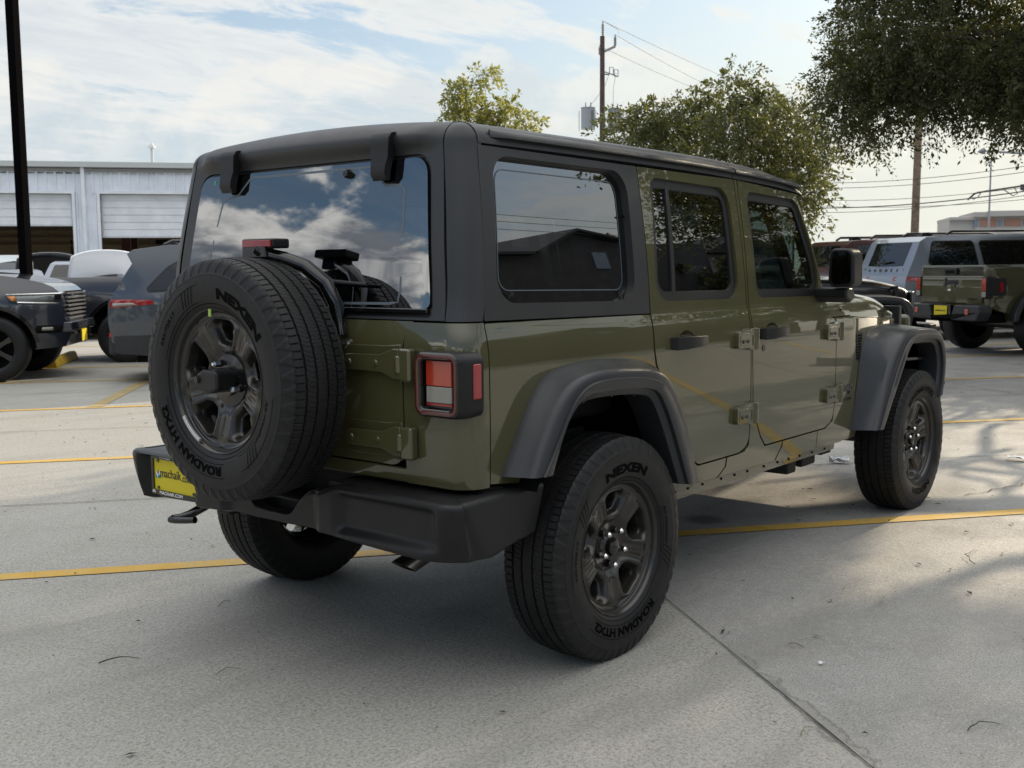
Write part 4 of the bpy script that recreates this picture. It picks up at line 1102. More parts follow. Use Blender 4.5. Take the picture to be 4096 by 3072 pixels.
def underside():
    MB().box((1.2, 0, .60), (3.5, 1.38, .10)).build('floor_pan', 'underbody', jeep, smooth=False)
    MB().box((-.22, 0, .72), (.84, 1.20, .10)).build('cargo_floor', 'underbody', jeep, smooth=False)
    for s in (-1, 1):
        mb = MB(); mb.box((1.60, s*.42, .475), (3.8, .08, .13)); mb.box((-.35, s*.42, .52), (.7, .07, .14))
        mb.box((1.35, s*.55, .455), (.16, .30, .05)); mb.box((2.25, s*.55, .44), (.12, .28, .10))
        mb.build('frame_rail', 'underbody', jeep, bevel=.01)
    for x in (0, 3.008):
        mb = MB(); mb.cyl((x, -.70, .388), (x, .70, .388), .042, n=20); mb.cyl((x-.16, .06 if x == 0 else .26, .392), (x+.16, .06 if x == 0 else .26, .392), .10, .13, 20)
        mb.build('axle', 'underbody', jeep)
        for s in (-1, 1): MB().cyl((x+.08, s*.48, .42), (x+.03, s*.45, .85), .035, n=12).build('damper', 'underbody', jeep); MB().cyl((x-.02, s*.52, .40), (x-.02, s*.50, .8), .055, n=14).build('coil_spring', 'underbody', jeep)
    MB().cyl((.13, .06, .41), (1.75, .05, .47), .035, n=14).build('drive_shaft', 'underbody', jeep); MB().cyl((2.9, .2, .41), (1.9, .15, .46), .03, n=14).build('drive_shaft', 'underbody', jeep)
    for s in (-1, 1): MB().tube([(0.03, s*.56, .36), (.45, s*.52, .40), (.95, s*.44, .44)], .028, 10).build('control_arm', 'underbody', jeep)
    MB().cyl((-.44, -.42, .53), (-.44, .42, .53), .105, n=28).build('muffler', 'underbody', jeep, bevel=.015)
    for nm, c_, sz in (('fuel_tank', (.95, .12, .44), (.9, .5, .13)), ('transfer_case', (1.95, 0, .46), (.6, .45, .18)), ('skid_plate', (1.05, -.50, .43), (.62, .18, .09)), ('body_mount', (1.72, -.52, .425), (.30, .12, .05)), ('body_mount', (1.95, -.56, .405), (.10, .16, .16)), ('mud_guard', (2.14, -.62, .415), (.16, .05, .15))):
        MB().box(c_, sz).build(nm, 'underbody', jeep, bevel=.015)
    # exhaust: slash-cut pipe turned down behind the right wheel
    mb = MB(); n = 28; ax = Vector((-.955, .06, -.29)).normalized(); c0 = Vector((-.622, -.455, .382)); cut = Vector((-.50, 0, -.87)).normalized()
    e1 = ax.cross(Vector((0, 1, 0))).normalized(); e2 = ax.cross(e1)
    def ring_(r, c_, slash):
        out = []
        for i in range(n):
            q = (e1*math.cos(2*math.pi*i/n)+e2*math.sin(2*math.pi*i/n))*r+c_
            if slash: q -= ax*((q-c0).dot(cut)/ax.dot(cut))
            out.append(q)
        return out
    vs = ring_(.036, c0-ax*.34, False)+ring_(.036, c0-ax*.12, False)+ring_(.036, c0, True)+ring_(.0325, c0, True)+ring_(.0325, c0-ax*.10, False)
    mb.add(vs, [(k*n+i, k*n+(i+1) % n, (k+1)*n+(i+1) % n, (k+1)*n+i) for k in range(4) for i in range(n)])
    ex = mb.build('exhaust_tip', 'steel_pipe', jeep, ang=50)
    q = c0-ax*.09; MB().cyl(q, q+ax*.002, .0322, n=24).build('exhaust_bore', 'void_black', ex)
    # wheel-house liners
    for s in (-1, 1):
        for x in (0.0, 3.0):
            def lin_(a, v, x=x, s=s):
                r = .50; return (x+r*math.cos(a)*1.0, s*v, .46+min(.54, r*1.08*math.sin(a)))
            MB().grid(lin_, lin(R(22), R(158), 22), (.40, .60, .80, .895)).build('wheel_liner', 'void_black', jeep, recalc=False)
            MB().add([(x-.46, s*.42, .56), (x+.46, s*.42, .56), (x+.46, s*.42, 1.02), (x-.46, s*.42, 1.02)], [(0, 1, 2, 3)]).build('liner_wall', 'void_black', jeep, smooth=False)


def front_end():
    zed = hermite([2.45, 3.0, 3.45, 3.56], [1.098, 1.074, 1.050, 1.040])
    yed = hermite([2.05, 2.45, 3.0, 3.45, 3.56], [.745, .715, .655, .580, .565])
    zt = hermite([2.05, 2.45, 2.9, 3.2, 3.42, 3.52, 3.56], [1.240, 1.232, 1.215, 1.185, 1.135, 1.095, 1.045])
    def f(x, v, lo=0.0):
        a = abs(v); s = 1 if v >= 0 else -1; y0, z0, z1 = yed(x), zed(max(x, 2.45)), zt(x)
        if x < 2.45: z0 = 1.108
        if a > .72:
            t = (1-a)/.28; b = t*math.pi/2
            y = y0-.105*(1-math.cos(b))*.8-.012*t; z = z0+(z1-.012-z0)*math.sin(b)**.9
        else: y = (y0-.096)*(a/.72); z = z1-.012+.012*math.cos(a/.72*math.pi/2)+.018*(1-sstep(.38, .52, a))*sstep(2.4, 2.7, x)*(1-sstep(3.2, 3.5, x))
        return (x, s*y, z)
    vs = lin(-1, -.72, 14)+lin(-.7, .7, 29)+lin(.72, 1, 14)
    MB().grid(f, lin(2.453, 3.56, 34), vs).build('engine_hood', 'paint', jeep, ang=180)
    MB().grid(f, lin(2.02, 2.447, 10), vs).build('cowl_panel', 'paint', jeep, ang=180)
    for s in (-1, 1):
        for x in (2.10, 2.30): MB().cyl((x, s*(yed(x)-.002), 1.145), (x, s*(yed(x)+.006), 1.145), .010, n=12).build('cowl_bolt', 'dark_chrome', jeep)
        # fender top between hood edge and fender side
        def g(x, t):
            y1 = smap(s, 0, True)(x, 1.06)[1]; y0 = s*(yed(x)-.02); zz = zed(max(2.45, x))-.004
            if x < 2.45: zz = 1.104
            return (x, y1+(y0-y1)*t, zz-.012*(1-t)**3)
        MB().grid(g, lin(2.04, 3.50, 30), (0, .03, .08, .16, .3, .6, 1)).build('fender_top', 'paint', jeep, ang=180)
        mb = MB().prism([(3.30, 1.13), (3.335, 1.13), (3.345, 1.0), (3.29, 1.0)], 'y', s*.628, s*.672); mb.box((3.315, s*.62, 1.115), (.035, .09, .03))
        mb.build('hood_latch', 'black_plastic', jeep, bevel=.006)
    # slotted grille, round lamps, bumper
    mb = MB(); mb.box((3.545, 0, .86), (.06, 1.30, .42)); gr = mb.build('grille', 'paint', jeep, bevel=.03, segs=3)
    for i in range(7): MB().box((3.575, (i-3)*.098, .90), (.012, .052, .26)).build('grille_slot', 'void_black', gr, bevel=.004)
    for s in (-1, 1):
        hl = MB().cyl((3.54, s*.52, .90), (3.590, s*.52, .90), .092, n=36).build('headlight', 'lamp_clear', jeep, bevel=.006)
        MB().box((3.30, s*.80, .93), (.05, .05, .06)).build('turn_lamp', 'amber', jeep, bevel=.01)
    MB().prism(rp([(3.60, -.86, .06), (3.84, -.70, .08), (3.86, .70, .08), (3.60, .86, .06)]), 'z', .50, .69).build('front_bumper', 'black_plastic', jeep, bevel=.03, segs=3)
    # strut seen through the front of each arch
    for s in (-1, 1):
        MB().prism([(2.85, .862), (3.34, .838), (3.34, .818), (2.85, .842)], 'y', s*.60, s*.86).build('arch_brace', 'gloss_black', jeep, bevel=.005)
        MB().box((3.36, s*.72, .74), (.05, .34, .34)).build('front_liner', 'void_black', jeep)
    # windscreen frame and glass
    def ws(u, v): x = 2.055-.275*v-.06*0; return (x, u*(.735-.055*v), 1.225+.475*v)
    mb = MB()
    for s in (-1, 1):
        A = [(1.930, s*.775, 1.235), (1.990, s*.772, 1.235), (1.785, s*.705, 1.700), (1.735, s*.715, 1.700)]; B = [(p[0], p[1]-s*.06, p[2]) for p in A]
        mb.add(A+B, [(0, 1, 2, 3), (4, 7, 6, 5), (0, 4, 5, 1), (1, 5, 6, 2), (2, 6, 7, 3), (3, 7, 4, 0)])
    mb.box((1.770, 0, 1.705), (.07, 1.40, .045)); mb.box((2.02, 0, 1.215), (.07, 1.50, .05))
    fr = mb.build('windscreen_frame', 'paint', jeep, bevel=.010, segs=3)
    MB().grid(lambda u, v: (1.985-.235*v, u*(.715-.05*v), 1.235+.45*v), lin(-1, 1, 5), lin(0, 1, 3)).build('windscreen', 'cabin_glass', jeep, recalc=False)


def cabin():
    for x, y in ((.95, -.38), (.95, .38)):
        mb = MB(); mb.box((x+.20, y, .86), (.52, .50, .18)); mb.box((x-.06, y, 1.16), (.15, .48, .60), ry=R(-12)); mb.box((x-.15, y, 1.50), (.10, .27, .24), ry=R(-8))
        mb.build('front_seat', 'seat_cloth', jeep, bevel=.05, segs=3)
    mb = MB(); mb.box((.12, 0, .90), (.50, 1.26, .20)); mb.box((-.14, 0, 1.17), (.14, 1.26, .52), ry=R(-14))
    for y in (-.4, 0, .4): mb.box((-.21, y, 1.44), (.09, .26, .19), ry=R(-10))
    mb.build('rear_seat', 'seat_cloth', jeep, bevel=.05, segs=3)
    MB().box((1.78, 0, 1.06), (.34, 1.42, .30)).build('dashboard', 'seat_cloth', jeep, bevel=.05, segs=3)
    MB().box((.9, 0, .86), (1.0, .26, .26)).build('centre_console', 'seat_cloth', jeep, bevel=.05, segs=3)
    mb = MB(); pts = []
    for i in range(25): a = 2*math.pi*i/24; pts.append((1.50+.06*math.sin(a), .38+.185*math.cos(a), 1.16+.175*math.sin(a)))
    mb.tube(pts, .016, 8, cap=False); mb.box((1.53, .38, 1.15), (.05, .14, .10)); mb.cyl((1.52, .38, 1.15), (1.75, .38, 1.08), .03)
    mb.build('steering_wheel', 'seat_cloth', jeep)
    mb = MB()
    for s in (-1, 1):
        mb.tube([(-.50, s*.62, 1.2), (-.44, s*.60, 1.66), (.25, s*.60, 1.685), (1.12, s*.60, 1.675), (1.70, s*.60, 1.645), (1.88, s*.66, 1.25)], .032, 10)
        mb.tube([(1.12, s*.60, 1.675), (1.13, s*.68, 1.0)], .032, 10)
    mb.tube([(1.12, -.60, 1.675), (1.12, .60, 1.675)], .032, 10); mb.tube([(-.44, -.60, 1.66), (-.44, .60, 1.66)], .032, 10)
    mb.build('roll_bar', 'seat_cloth', jeep)
    MB().box((1.66, 0, 1.60), (.03, .24, .07)).build('interior_mirror', 'void_black', jeep, bevel=.01)


def build_jeep():
    for s in (-1, 1):
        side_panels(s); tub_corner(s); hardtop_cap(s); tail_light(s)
        yA = lambda x, z: YS(min(max(z, .5), 1.1))
        flare(s, [(-.545, .715), (-.515, .775), (-.400, .955), (-.331, 1.018), (-.213, 1.044), (-.042, 1.052), (.224, 1.034), (.368, .992), (.458, .921), (.54, .80), (.63, .55)],
              [(-.515, .716), (-.45, .83), (-.365, .955), (-.28, 1.012), (-.13, 1.032), (.17, 1.014), (.292, .978), (.362, .905), (.435, .78), (.52, .548)],
              [(-.475, .716), (-.41, .80), (-.335, .915), (-.253, .982), (-.13, .998), (.15, .980), (.247, .944), (.310, .876), (.393, .752), (.476, .547)],
              [(-.432, .717), (-.362, .870), (-.295, .930), (-.228, .953), (-.033, .956), (.165, .939), (.214, .909), (.287, .804), (.412, .552)], (0, .60), 'rear_flare', yA)
        yF = lambda x, z: abs(smap(1, 0, True)(x, min(max(z, .5), 1.06))[1])
        flare(s, [(2.270, .523), (2.315, .785), (2.36, .923), (2.420, .985), (2.50, 1.020), (2.60, 1.035), (2.86, 1.040), (3.22, 1.030), (3.36, .985), (3.43, .90), (3.44, .78), (3.41, .64)],
              [(2.32, .524), (2.42, .69), (2.53, .87), (2.63, .965), (2.72, 1.012), (2.86, 1.022), (3.20, 1.010), (3.315, .975), (3.385, .90), (3.395, .80), (3.36, .63)],
              [(2.355, .525), (2.455, .66), (2.60, .845), (2.70, .945), (2.80, .985), (2.88, .993), (3.19, .983), (3.28, .950), (3.345, .86), (3.345, .76), (3.305, .62)],
              [(2.39, .526), (2.49, .64), (2.637, .800), (2.735, .920), (2.80, .955), (2.871, .964), (3.18, .955), (3.25, .925), (3.305, .83), (3.30, .73), (3.25, .61)], (3.0, .60), 'front_flare', yF)
    rear_frame(); roof(); tailgate(); bumper(); spare(); underside(); front_end(); cabin()
    make_wheel(jeep, 'wheel', (0, -.799, .388), 0, 2, 0)
    make_wheel(jeep, 'wheel', (3.008, -.799, .388), R(-.92), 177, -33)
    make_wheel(jeep, 'wheel', (0, .799, .388), R(180), 60, 20)
    make_wheel(jeep, 'wheel', (3.008, .799, .388), R(180), 10, 50)


build_jeep()

# ------------------------------------------------------------------ trees
leaf_mat('oak_leaf', (.036, .044, .022), (.090, .100, .046), .36)
leaf_mat('far_leaf', (.040, .050, .024), (.105, .118, .052), .36)
leaf_mat('young_leaf', (.12, .135, .055), (.23, .24, .10), .45)
mat('bark', (.085, .070, .055), .9, vary=.45, vscale=14, bump=.8, bscale=60)


def leaf_obj(name, C, Rr, counts, size, material, parent, seed, shell=.45, aspect=.42, gaps=(), org=(0, 0, 0)):
    """many small diamond leaves spread through ellipsoidal clumps"""
    rg = np.random.default_rng(seed); P = []
    for c, r, n in zip(C, Rr, counts):
        d = rg.normal(size=(n, 3)); d /= np.linalg.norm(d, axis=1)[:, None]
        rad = (shell+(1-shell)*rg.random(n))*rg.random(n)**.22
        rad *= 1+.22*np.sin(d[:, 0]*7+c[0]*3)*np.cos(d[:, 2]*6+c[1]*2)
        P.append(np.array(c)+d*rad[:, None]*np.array(r))
    P = np.concatenate(P)
    for gx, gy, gr in gaps:                                      # openings cut along sun rays to light chosen spots on the ground
        q = P+np.array(org)-np.array([gx, gy, 0.0]); sd_ = np.array(sv); t_ = q@sd_
        dist = np.linalg.norm(q-t_[:, None]*sd_, axis=1)
        P = P[dist > gr*(.75+.5*rg.random(len(P)))]
    n = len(P)
    d = rg.normal(size=(n, 3)); d[:, 2] -= .25; d /= np.linalg.norm(d, axis=1)[:, None]
    e = np.cross(d, rg.normal(size=(n, 3))); e /= np.linalg.norm(e, axis=1)[:, None]
    L = size*(.6+.8*rg.random(n))[:, None]; W = L*aspect
    V = np.empty((n, 4, 3)); V[:, 0] = P; V[:, 1] = P+d*L*.45+e*W*.5; V[:, 2] = P+d*L; V[:, 3] = P+d*L*.45-e*W*.5
    me = bpy.data.meshes.new(name)
    me.vertices.add(4*n); me.vertices.foreach_set('co', V.ravel())
    me.loops.add(4*n); me.loops.foreach_set('vertex_index', np.arange(4*n, dtype=np.int32))
    me.polygons.add(n); me.polygons.foreach_set('loop_start', np.arange(0, 4*n, 4, dtype=np.int32))
    me.update(calc_edges=True); me.materials.append(MAT[material])
    o = bpy.data.objects.new(name, me); COL.objects.link(o); o.parent = parent
    return o


def sprays(name, anchors, count, length, nleaf, size, material, parent, seed, droop=.6, gaps=(), twig='bark', twig_every=3, inner=(0, 0, 0)):
    """leafy sprays: thin drooping twigs that grow out of anchor balls (x, y, z, radius, share), leaves set along them"""
    rg = np.random.default_rng(seed); P = []; D = []; T = []
    for ax, ay, az, ar, sh in anchors:
        for _ in range(max(1, int(count*sh))):
            o = rg.normal(size=3); o /= np.linalg.norm(o); s = np.array([ax, ay, az])+o*ar*rg.random()**.6
            d = o+rg.normal(size=3)*.55; d[2] -= .25*droop; d /= np.linalg.norm(d); L = length*rg.uniform(.55, 1.3); k = int(nleaf*rg.uniform(.6, 1.3))
            t = rg.random(k)**.8; side = rg.normal(size=(k, 3))
            c = s+np.outer(t*L, d); c[:, 2] -= droop*L*t*t*.7
            P.append(c+side*L*.045); q = side*.75+d*.8; q[:, 2] -= droop*.5*t; D.append(q/np.linalg.norm(q, axis=1)[:, None])
            if len(P) % twig_every == 0:
                tt = np.linspace(0, 1, 4); c = s+np.outer(tt*L, d); c[:, 2] -= droop*L*tt*tt*.7; T.append(c)
    P = np.concatenate(P); D = np.concatenate(D)
    org = np.array(parent.location)
    for gx, gy, gr in gaps:
        q = P+org-np.array([gx, gy, 0.0]); dist = np.linalg.norm(q-np.outer(q@np.array(sv), np.array(sv)), axis=1); m_ = dist > gr; P = P[m_]; D = D[m_]
    n = len(P); e = np.cross(D, rg.normal(size=(n, 3))); e /= np.linalg.norm(e, axis=1)[:, None]
    L = size*(.5+1.0*rg.random(n)**1.5)[:, None]; W = L*(.34+.2*rg.random(n))[:, None]
    V = np.empty((n, 4, 3)); V[:, 0] = P; V[:, 1] = P+D*L*.48+e*W*.5; V[:, 2] = P+D*L; V[:, 3] = P+D*L*.48-e*W*.5
    mb = MB()
    for c in T: mb.tube([tuple(q) for q in c], [.005*length/.4, .004*length/.4, .003*length/.4, .0015*length/.4], 3, cap=False)
    TV = np.array(mb.v).reshape(-1, 3); TF = np.array(mb.f, dtype=np.int32).reshape(-1, 4)+4*n
    V = np.concatenate([V.reshape(-1, 3), TV]); F = np.concatenate([np.arange(4*n, dtype=np.int32).reshape(-1, 4), TF]).astype(np.int32)
    me = bpy.data.meshes.new(name); me.vertices.add(len(V)); me.vertices.foreach_set('co', V.ravel()); me.loops.add(F.size); me.loops.foreach_set('vertex_index', F.ravel())
    me.polygons.add(len(F)); me.polygons.foreach_set('loop_start', np.arange(0, F.size, 4, dtype=np.int32)); me.materials.append(MAT[material]); me.materials.append(MAT[twig])
    me.polygons.foreach_set('material_index', np.concatenate([np.zeros(n, dtype=np.int32), np.ones(len(TF), dtype=np.int32)])); me.update(calc_edges=True)
    o = bpy.data.objects.new(name, me); COL.objects.link(o); o.parent = parent
    return o


def limb(mb, a, b, r0, r1, rnd, wob=.12, k=7):
    a, b = Vector(a), Vector(b); L = (b-a).length; pts = []; rs = []
    for i in range(k):
        t = i/(k-1); p = a.lerp(b, t)
        if 0 < i < k-1: p += Vector((rnd.uniform(-1, 1), rnd.uniform(-1, 1), rnd.uniform(-.3, 1)))*wob*L*.35
        pts.append(p); rs.append(r0+(r1-r0)*t)
    mb.tube(pts, rs, 8)
    return pts


def tree(name, base, clumps, per, leaf, material, seed, trunk_r, fork_h, label, group=None, spray=None, twigs=True, gaps=()):
    """clumps: (x, y, z, rx, ry, rz, density) in world metres"""
    rnd = random.Random(seed)
    root = empty(name, base); tag(root, label, 'tree', group)
    b = Vector(base); mb = MB()
    fork = Vector((rnd.uniform(-.2, .2), rnd.uniform(-.2, .2), fork_h))
    limb(mb, (0, 0, -.1), fork, trunk_r*1.15, trunk_r*.8, rnd, .05)
    loc = [(c[0]-b.x, c[1]-b.y, c[2]-b.z) for c in clumps]
    order = sorted(range(len(loc)), key=lambda i: (Vector(loc[i])-fork).length)
    nodes = [(fork, trunk_r*.75)]
    for i in order:
        c = Vector(loc[i]); p, r = min(nodes, key=lambda q: (q[0]-c).length+ (0 if q[1] > .02 else .5))
        rr = max(.010, min(r*.72, .02+.028*(c-p).length))
        pts = limb(mb, p, c, rr, rr*.45, rnd)
        nodes.append((c, rr*.5)); nodes.append((pts[4], rr*.6))
        if twigs:
            for _ in range(5):
                d = Vector((rnd.gauss(0, 1), rnd.gauss(0, 1), rnd.gauss(-.1, .7))).normalized()
                limb(mb, c, c+Vector((d.x*clumps[i][3], d.y*clumps[i][4], d.z*clumps[i][5]))*.85, rr*.35, .004, rnd, .15, 5)
    mb.build('trunk', 'bark', root, ang=180, recalc=False)
    if spray: sprays('crown', [(*p, .62*c[3], c[6]) for p, c in zip(loc, clumps)], per, spray[0], spray[1], leaf, material, root, seed, gaps=gaps, twig_every=spray[2])
    else: leaf_obj('crown', loc, [c[3:6] for c in clumps], [int(per*c[6]) for c in clumps], leaf, material, root, seed, gaps=gaps, org=base)
    return root


def camdir(dx, dy):
    """direction of a point in the photograph (2212-wide pixels); used only to plan where far things stand"""
    return (fw+rt2*((dx-1106)/2212/FOC)+up2*((829.5-dy)/2212/FOC))
def far(dx, dy, dist):
    d = camdir(dx, dy); h = math.hypot(d.x, d.y); return CAM+d*(dist/h)


def build_trees():
    rnd = random.Random(11)
    GAPS = [(2.45, -1.45, .38), (1.75, -1.30, .22), (2.0, -1.75, .22), (3.2, -1.25, .5), (2.9, -1.7, .3), (3.9, -.95, .40), (4.8, -.9, .35), (5.8, -.5, .45), (3.0, .1, .35), (2.7, -.35, .22), (6.5, -1.6, .25), (5.0, .6, .25), (3.4, -1.9, .12)]
    # big live oak: the trunk stands out of frame on the right, its crown shades the near ground
    cl = []
    for i in range(170):
        a = rnd.uniform(0, 2*math.pi); q = rnd.random()**.5
        x, y = 14.2+6.6*q*math.cos(a), -.9+6.6*q*math.sin(a)
        top = 10.6-3.0*q*q; bot = 2.7+.5*q*q
        z = rnd.uniform(bot+.5, top); r = rnd.uniform(.7, 1.15)
        v = Vector((x, y, z))-CAM; daz = math.degrees(math.atan2(v.y, v.x)); el = math.degrees(math.atan2(v.z, math.hypot(v.x, v.y)))
        if daz > 11.5 and el < 15.5+.4*max(0, daz-16): continue     # the open side of the crown
        cl.append((x, y, z, r*1.15, r*1.15, r*.8, 1.0))
    for i in range(30):                                          # unseen low skirt added on the crown's far side to shade the pavement
        cl.append((rnd.uniform(17.6, 20.6), rnd.uniform(-4.5, 1.2), rnd.uniform(2.4, 4.5), .85, .85, .6, .9))
    # the corner of the crown that hangs into the picture (dense small clumps)
    edge = [(1850, 40), (1862, 110), (1830, 175), (1815, 230), (1800, 265), (1830, 300), (1868, 325), (1905, 290), (1890, 240), (1880, 180), (1930, 60), (1920, 130), (1940, 190), (1960, 240), (2000, 60), (1990, 130), (2010, 180), (2030, 230), (2060, 60), (2070, 130), (2080, 190),
            (2130, 60), (2140, 120), (2150, 180), (2190, 60), (2200, 130), (2205, 190), (2110, 235), (2150, 250), (2190, 255), (2170, 285), (2215, 290), (2240, 250), (2250, 180), (2250, 100), (1880, -40), (1940, -50), (2010, -50), (2090, -50), (2170, -50), (1880, -120), (1960, -130), (2050, -130), (2140, -130), (1900, -200), (2000, -210), (2100, -210)]
    lo = []
    for i, (dx, dy) in enumerate(edge):
        if dy > 150: dy -= 10+.14*(dy-150)
        p = far(dx, dy, rnd.uniform(12.8, 14.6)); r = .26 if dy > 225 else .36
        lo.append((p.x, p.y, p.z, r*1.15, r*1.15, r*.85, 1.0 if dy < 225 else .55))
        if dy < 200: p = far(dx+rnd.uniform(-15, 15), dy, rnd.uniform(14.5, 16.5)); lo.append((p.x, p.y, p.z, .42, .42, .36, 1.0))
    t = tree('oak_tree', (13.2, -3.6, 0), cl, 1150, .11, 'oak_leaf', 21, .34, 2.9, 'big live oak overhanging the top right corner with drooping dark leafy branches', twigs=False, gaps=GAPS)
    sprays('hanging_crown', [(c[0]-13.2, c[1]+3.6, c[2], c[3]*.8, c[6]) for c in lo], 74, .28, 28, .048, 'oak_leaf', t, 5, .7, twig_every=4)
    mb = MB(); b = Vector((13.2, -3.6, 0))
    st = far(2300, 120, 14.0)-b
    for tg in ((2120, 90), (2000, 110), (2010, 190), (1880, 230), (1860, 300), (2150, 240), (2185, 270), (1990, 30), (1900, 90), (2060, 170)):
        limb(mb, st, far(*tg, rnd.uniform(13.2, 14.4))-b, .05, .008, rnd, .18, 8)
    limb(mb, (0, 0, 3.0), st, .16, .06, rnd, .1)
    for i in range(14):                                          # bare low limbs added to streak the ground with shadow
        y0 = rnd.uniform(-4.6, 1.2); limb(mb, (rnd.uniform(-1, 2.5), y0+3.6, rnd.uniform(2.2, 4.2)), (rnd.uniform(-3.2, 1), y0+3.6+rnd.uniform(-1.4, 1.4), rnd.uniform(2.2, 4.6)), rnd.uniform(.03, .09), .02, rnd, .2)
    mb.build('branch', 'bark', t, ang=180, recalc=False)
    # oak behind the roof
    D = 28; cl = []
    spots = [(1345, 285, .8), (1380, 255, .9), (1425, 270, 1.0), (1450, 315, 1.0), (1400, 320, 1.0), (1480, 245, .9), (1520, 300, 1.1), (1530, 235, .8), (1565, 200, .55), (1590, 175, .4), (1605, 215, .7), (1620, 265, 1.0), (1575, 265, 1.0), (1660, 235, .8), (1680, 290, 1.0), (1720, 245, .7), (1745, 275, .7), (1735, 320, .9), (1650, 330, 1.0), (1590, 340, 1.0), (1700, 365, .9), (1755, 365, .75), (1745, 415, .7), (1710, 430, .8), (1770, 345, .5), (1480, 350, 1.0), (1660, 400, .9), (1600, 400, .9), (1735, 460, .5), (1540, 400, .9),
             (1330, 310, .5), (1440, 235, .5), (1500, 215, .5), (1640, 210, .55), (1690, 215, .45)]
    for dx, dy, k in spots:
        p = far(dx, dy, D+rnd.uniform(-1.6, 1.6)); r = .42+.36*k; cl.append((p.x, p.y, p.z, r, r, r*.72, k*k*.8))
        p = far(dx+rnd.uniform(-12, 12), dy+14, D+2.4+rnd.uniform(0, 1.5)); cl.append((p.x, p.y, p.z, r, r, r*.7, k*k*.40))
    p = far(1560, 580, D)
    tree('oak_tree', (p.x, p.y, 0), cl, 74, .11, 'far_leaf', 31, .22, 2.2, 'bushy oak behind the olive off-roader roof beside the transformer pole', spray=(.52, 24, 5))
    # light open tree further left
    D = 36; cl = []
    for dx, dy, k in ((1035, 165, .62), (1058, 158, .45), (1020, 195, .7), (985, 195, .5), (975, 200, .4), (1010, 225, .75), (1045, 235, .7), (1030, 255, .8), (975, 240, .5), (985, 262, .6), (1080, 235, .5), (1100, 225, .4), (1090, 260, .6), (1130, 262, .45), (1150, 255, .3), (1060, 270, .8), (1140, 285, .4), (1015, 290, .8), (1090, 300, .6)):
        p = far(dx, dy, D+rnd.uniform(-1, 1)); r = .20+.42*k; cl.append((p.x, p.y, p.z, r, r, r*.62, k*.75))
    p = far(1040, 580, D)
    tree('young_tree', (p.x, p.y, 0), cl, 40, .14, 'young_leaf', 41, .13, 3.0, 'thin open tree whose light green top rises above the black roof', spray=(.46, 22, 4))
    # trees along the far side of the lot, out of frame, mirrored in the windows and shading the lot
    for i, (x, y, h, w) in enumerate(((31, -14.5, 6.0, 2.6), (35.5, -15.5, 8.5, 3.2), (40, -13, 9.0, 3.6), (27.5, -15.2, 4.6, 1.5), (25, 2.2, 8.5, 3.2), (30, 5.5, 9.0, 2.6))):
        cl = []
        for _ in range(26):
            a = rnd.uniform(0, 2*math.pi); q = rnd.random()**.5*w; cl.append((x+q*math.cos(a), y+q*math.sin(a), rnd.uniform(h*.35, h), w*.32, w*.32, w*.26, 1.0))
        if i >= 4: continue
        tree('lot_tree', (x, y, 0), cl, 420, .2, 'far_leaf', 60+i, .2, h*.3, ('low shrubby tree between the gabled building and the street', 'round tree across the lot, mirrored in the rear door glass', 'tall dark tree across the lot beyond the others', 'small bush against the gabled building')[i], 'trees across the lot', twigs=False)


build_trees()


def back_trees():
    """tall trees behind the photographer, mirrored low in the paint and glass"""
    rnd = random.Random(77); cl = []
    for _ in range(40):
        a = rnd.uniform(0, 2*math.pi); q = rnd.random()**.5*3.0; cl.append((-26+q*math.cos(a), 4+q*math.sin(a), rnd.uniform(1.2, 5.6), 1.1, 1.1, .9, 1.0))
    t0 = tree('street_tree', (-26, 4, 0), cl, 420, .2, 'far_leaf', 91, .2, 2.0, 'broad street tree behind the photographer, outside the picture', 'trees lining the street behind the photographer', twigs=False)
    for i, (x, y, s, lb) in enumerate(((-30, 12, 1.1, 'second'), (-27, -4, .9, 'third'), (-24, -12, 1.15, 'fourth'), (-16, -17, 1.0, 'fifth'), (-6, -20, 1.1, 'sixth'), (3, -19, .8, 'seventh'), (-27, 20, 1.0, 'eighth'))):
        r = t0.copy(); COL.objects.link(r); r.location = (x, y, 0); r.rotation_euler = (0, 0, i*1.3); r.scale = (s, s, s*rnd.uniform(.85, 1.05)); r['label'] = lb+' broad street tree outside the picture, counted along the street'
        for ch in t0.children: q = ch.copy(); COL.objects.link(q); q.parent = r


back_trees()

# ------------------------------------------------------------------ buildings
mat('white_metal', (.74, .79, .86), .45, .0, .5, vary=.10, vscale=1.2)
mat('white_door', (.76, .79, .83), .45, vary=.07, vscale=2)
mat('roof_trim', (.50, .53, .52), .5)
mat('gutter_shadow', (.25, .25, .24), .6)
mat('rust_column', (.11, .030, .018), .6)
mat('tan_metal', (.42, .35, .24), .6)
mat('shop_dark', (.03, .028, .026), .8)
mat('grey_wall', (.055, .053, .052), .8, vary=.2, vscale=2)
mat('roof_dark', (.035, .035, .036), .7)
mat('pale_wall', (.36, .35, .33), .7)
mat('terracotta', (.30, .17, .13), .8)
mat('window_blue', (.15, .20, .26), .2)


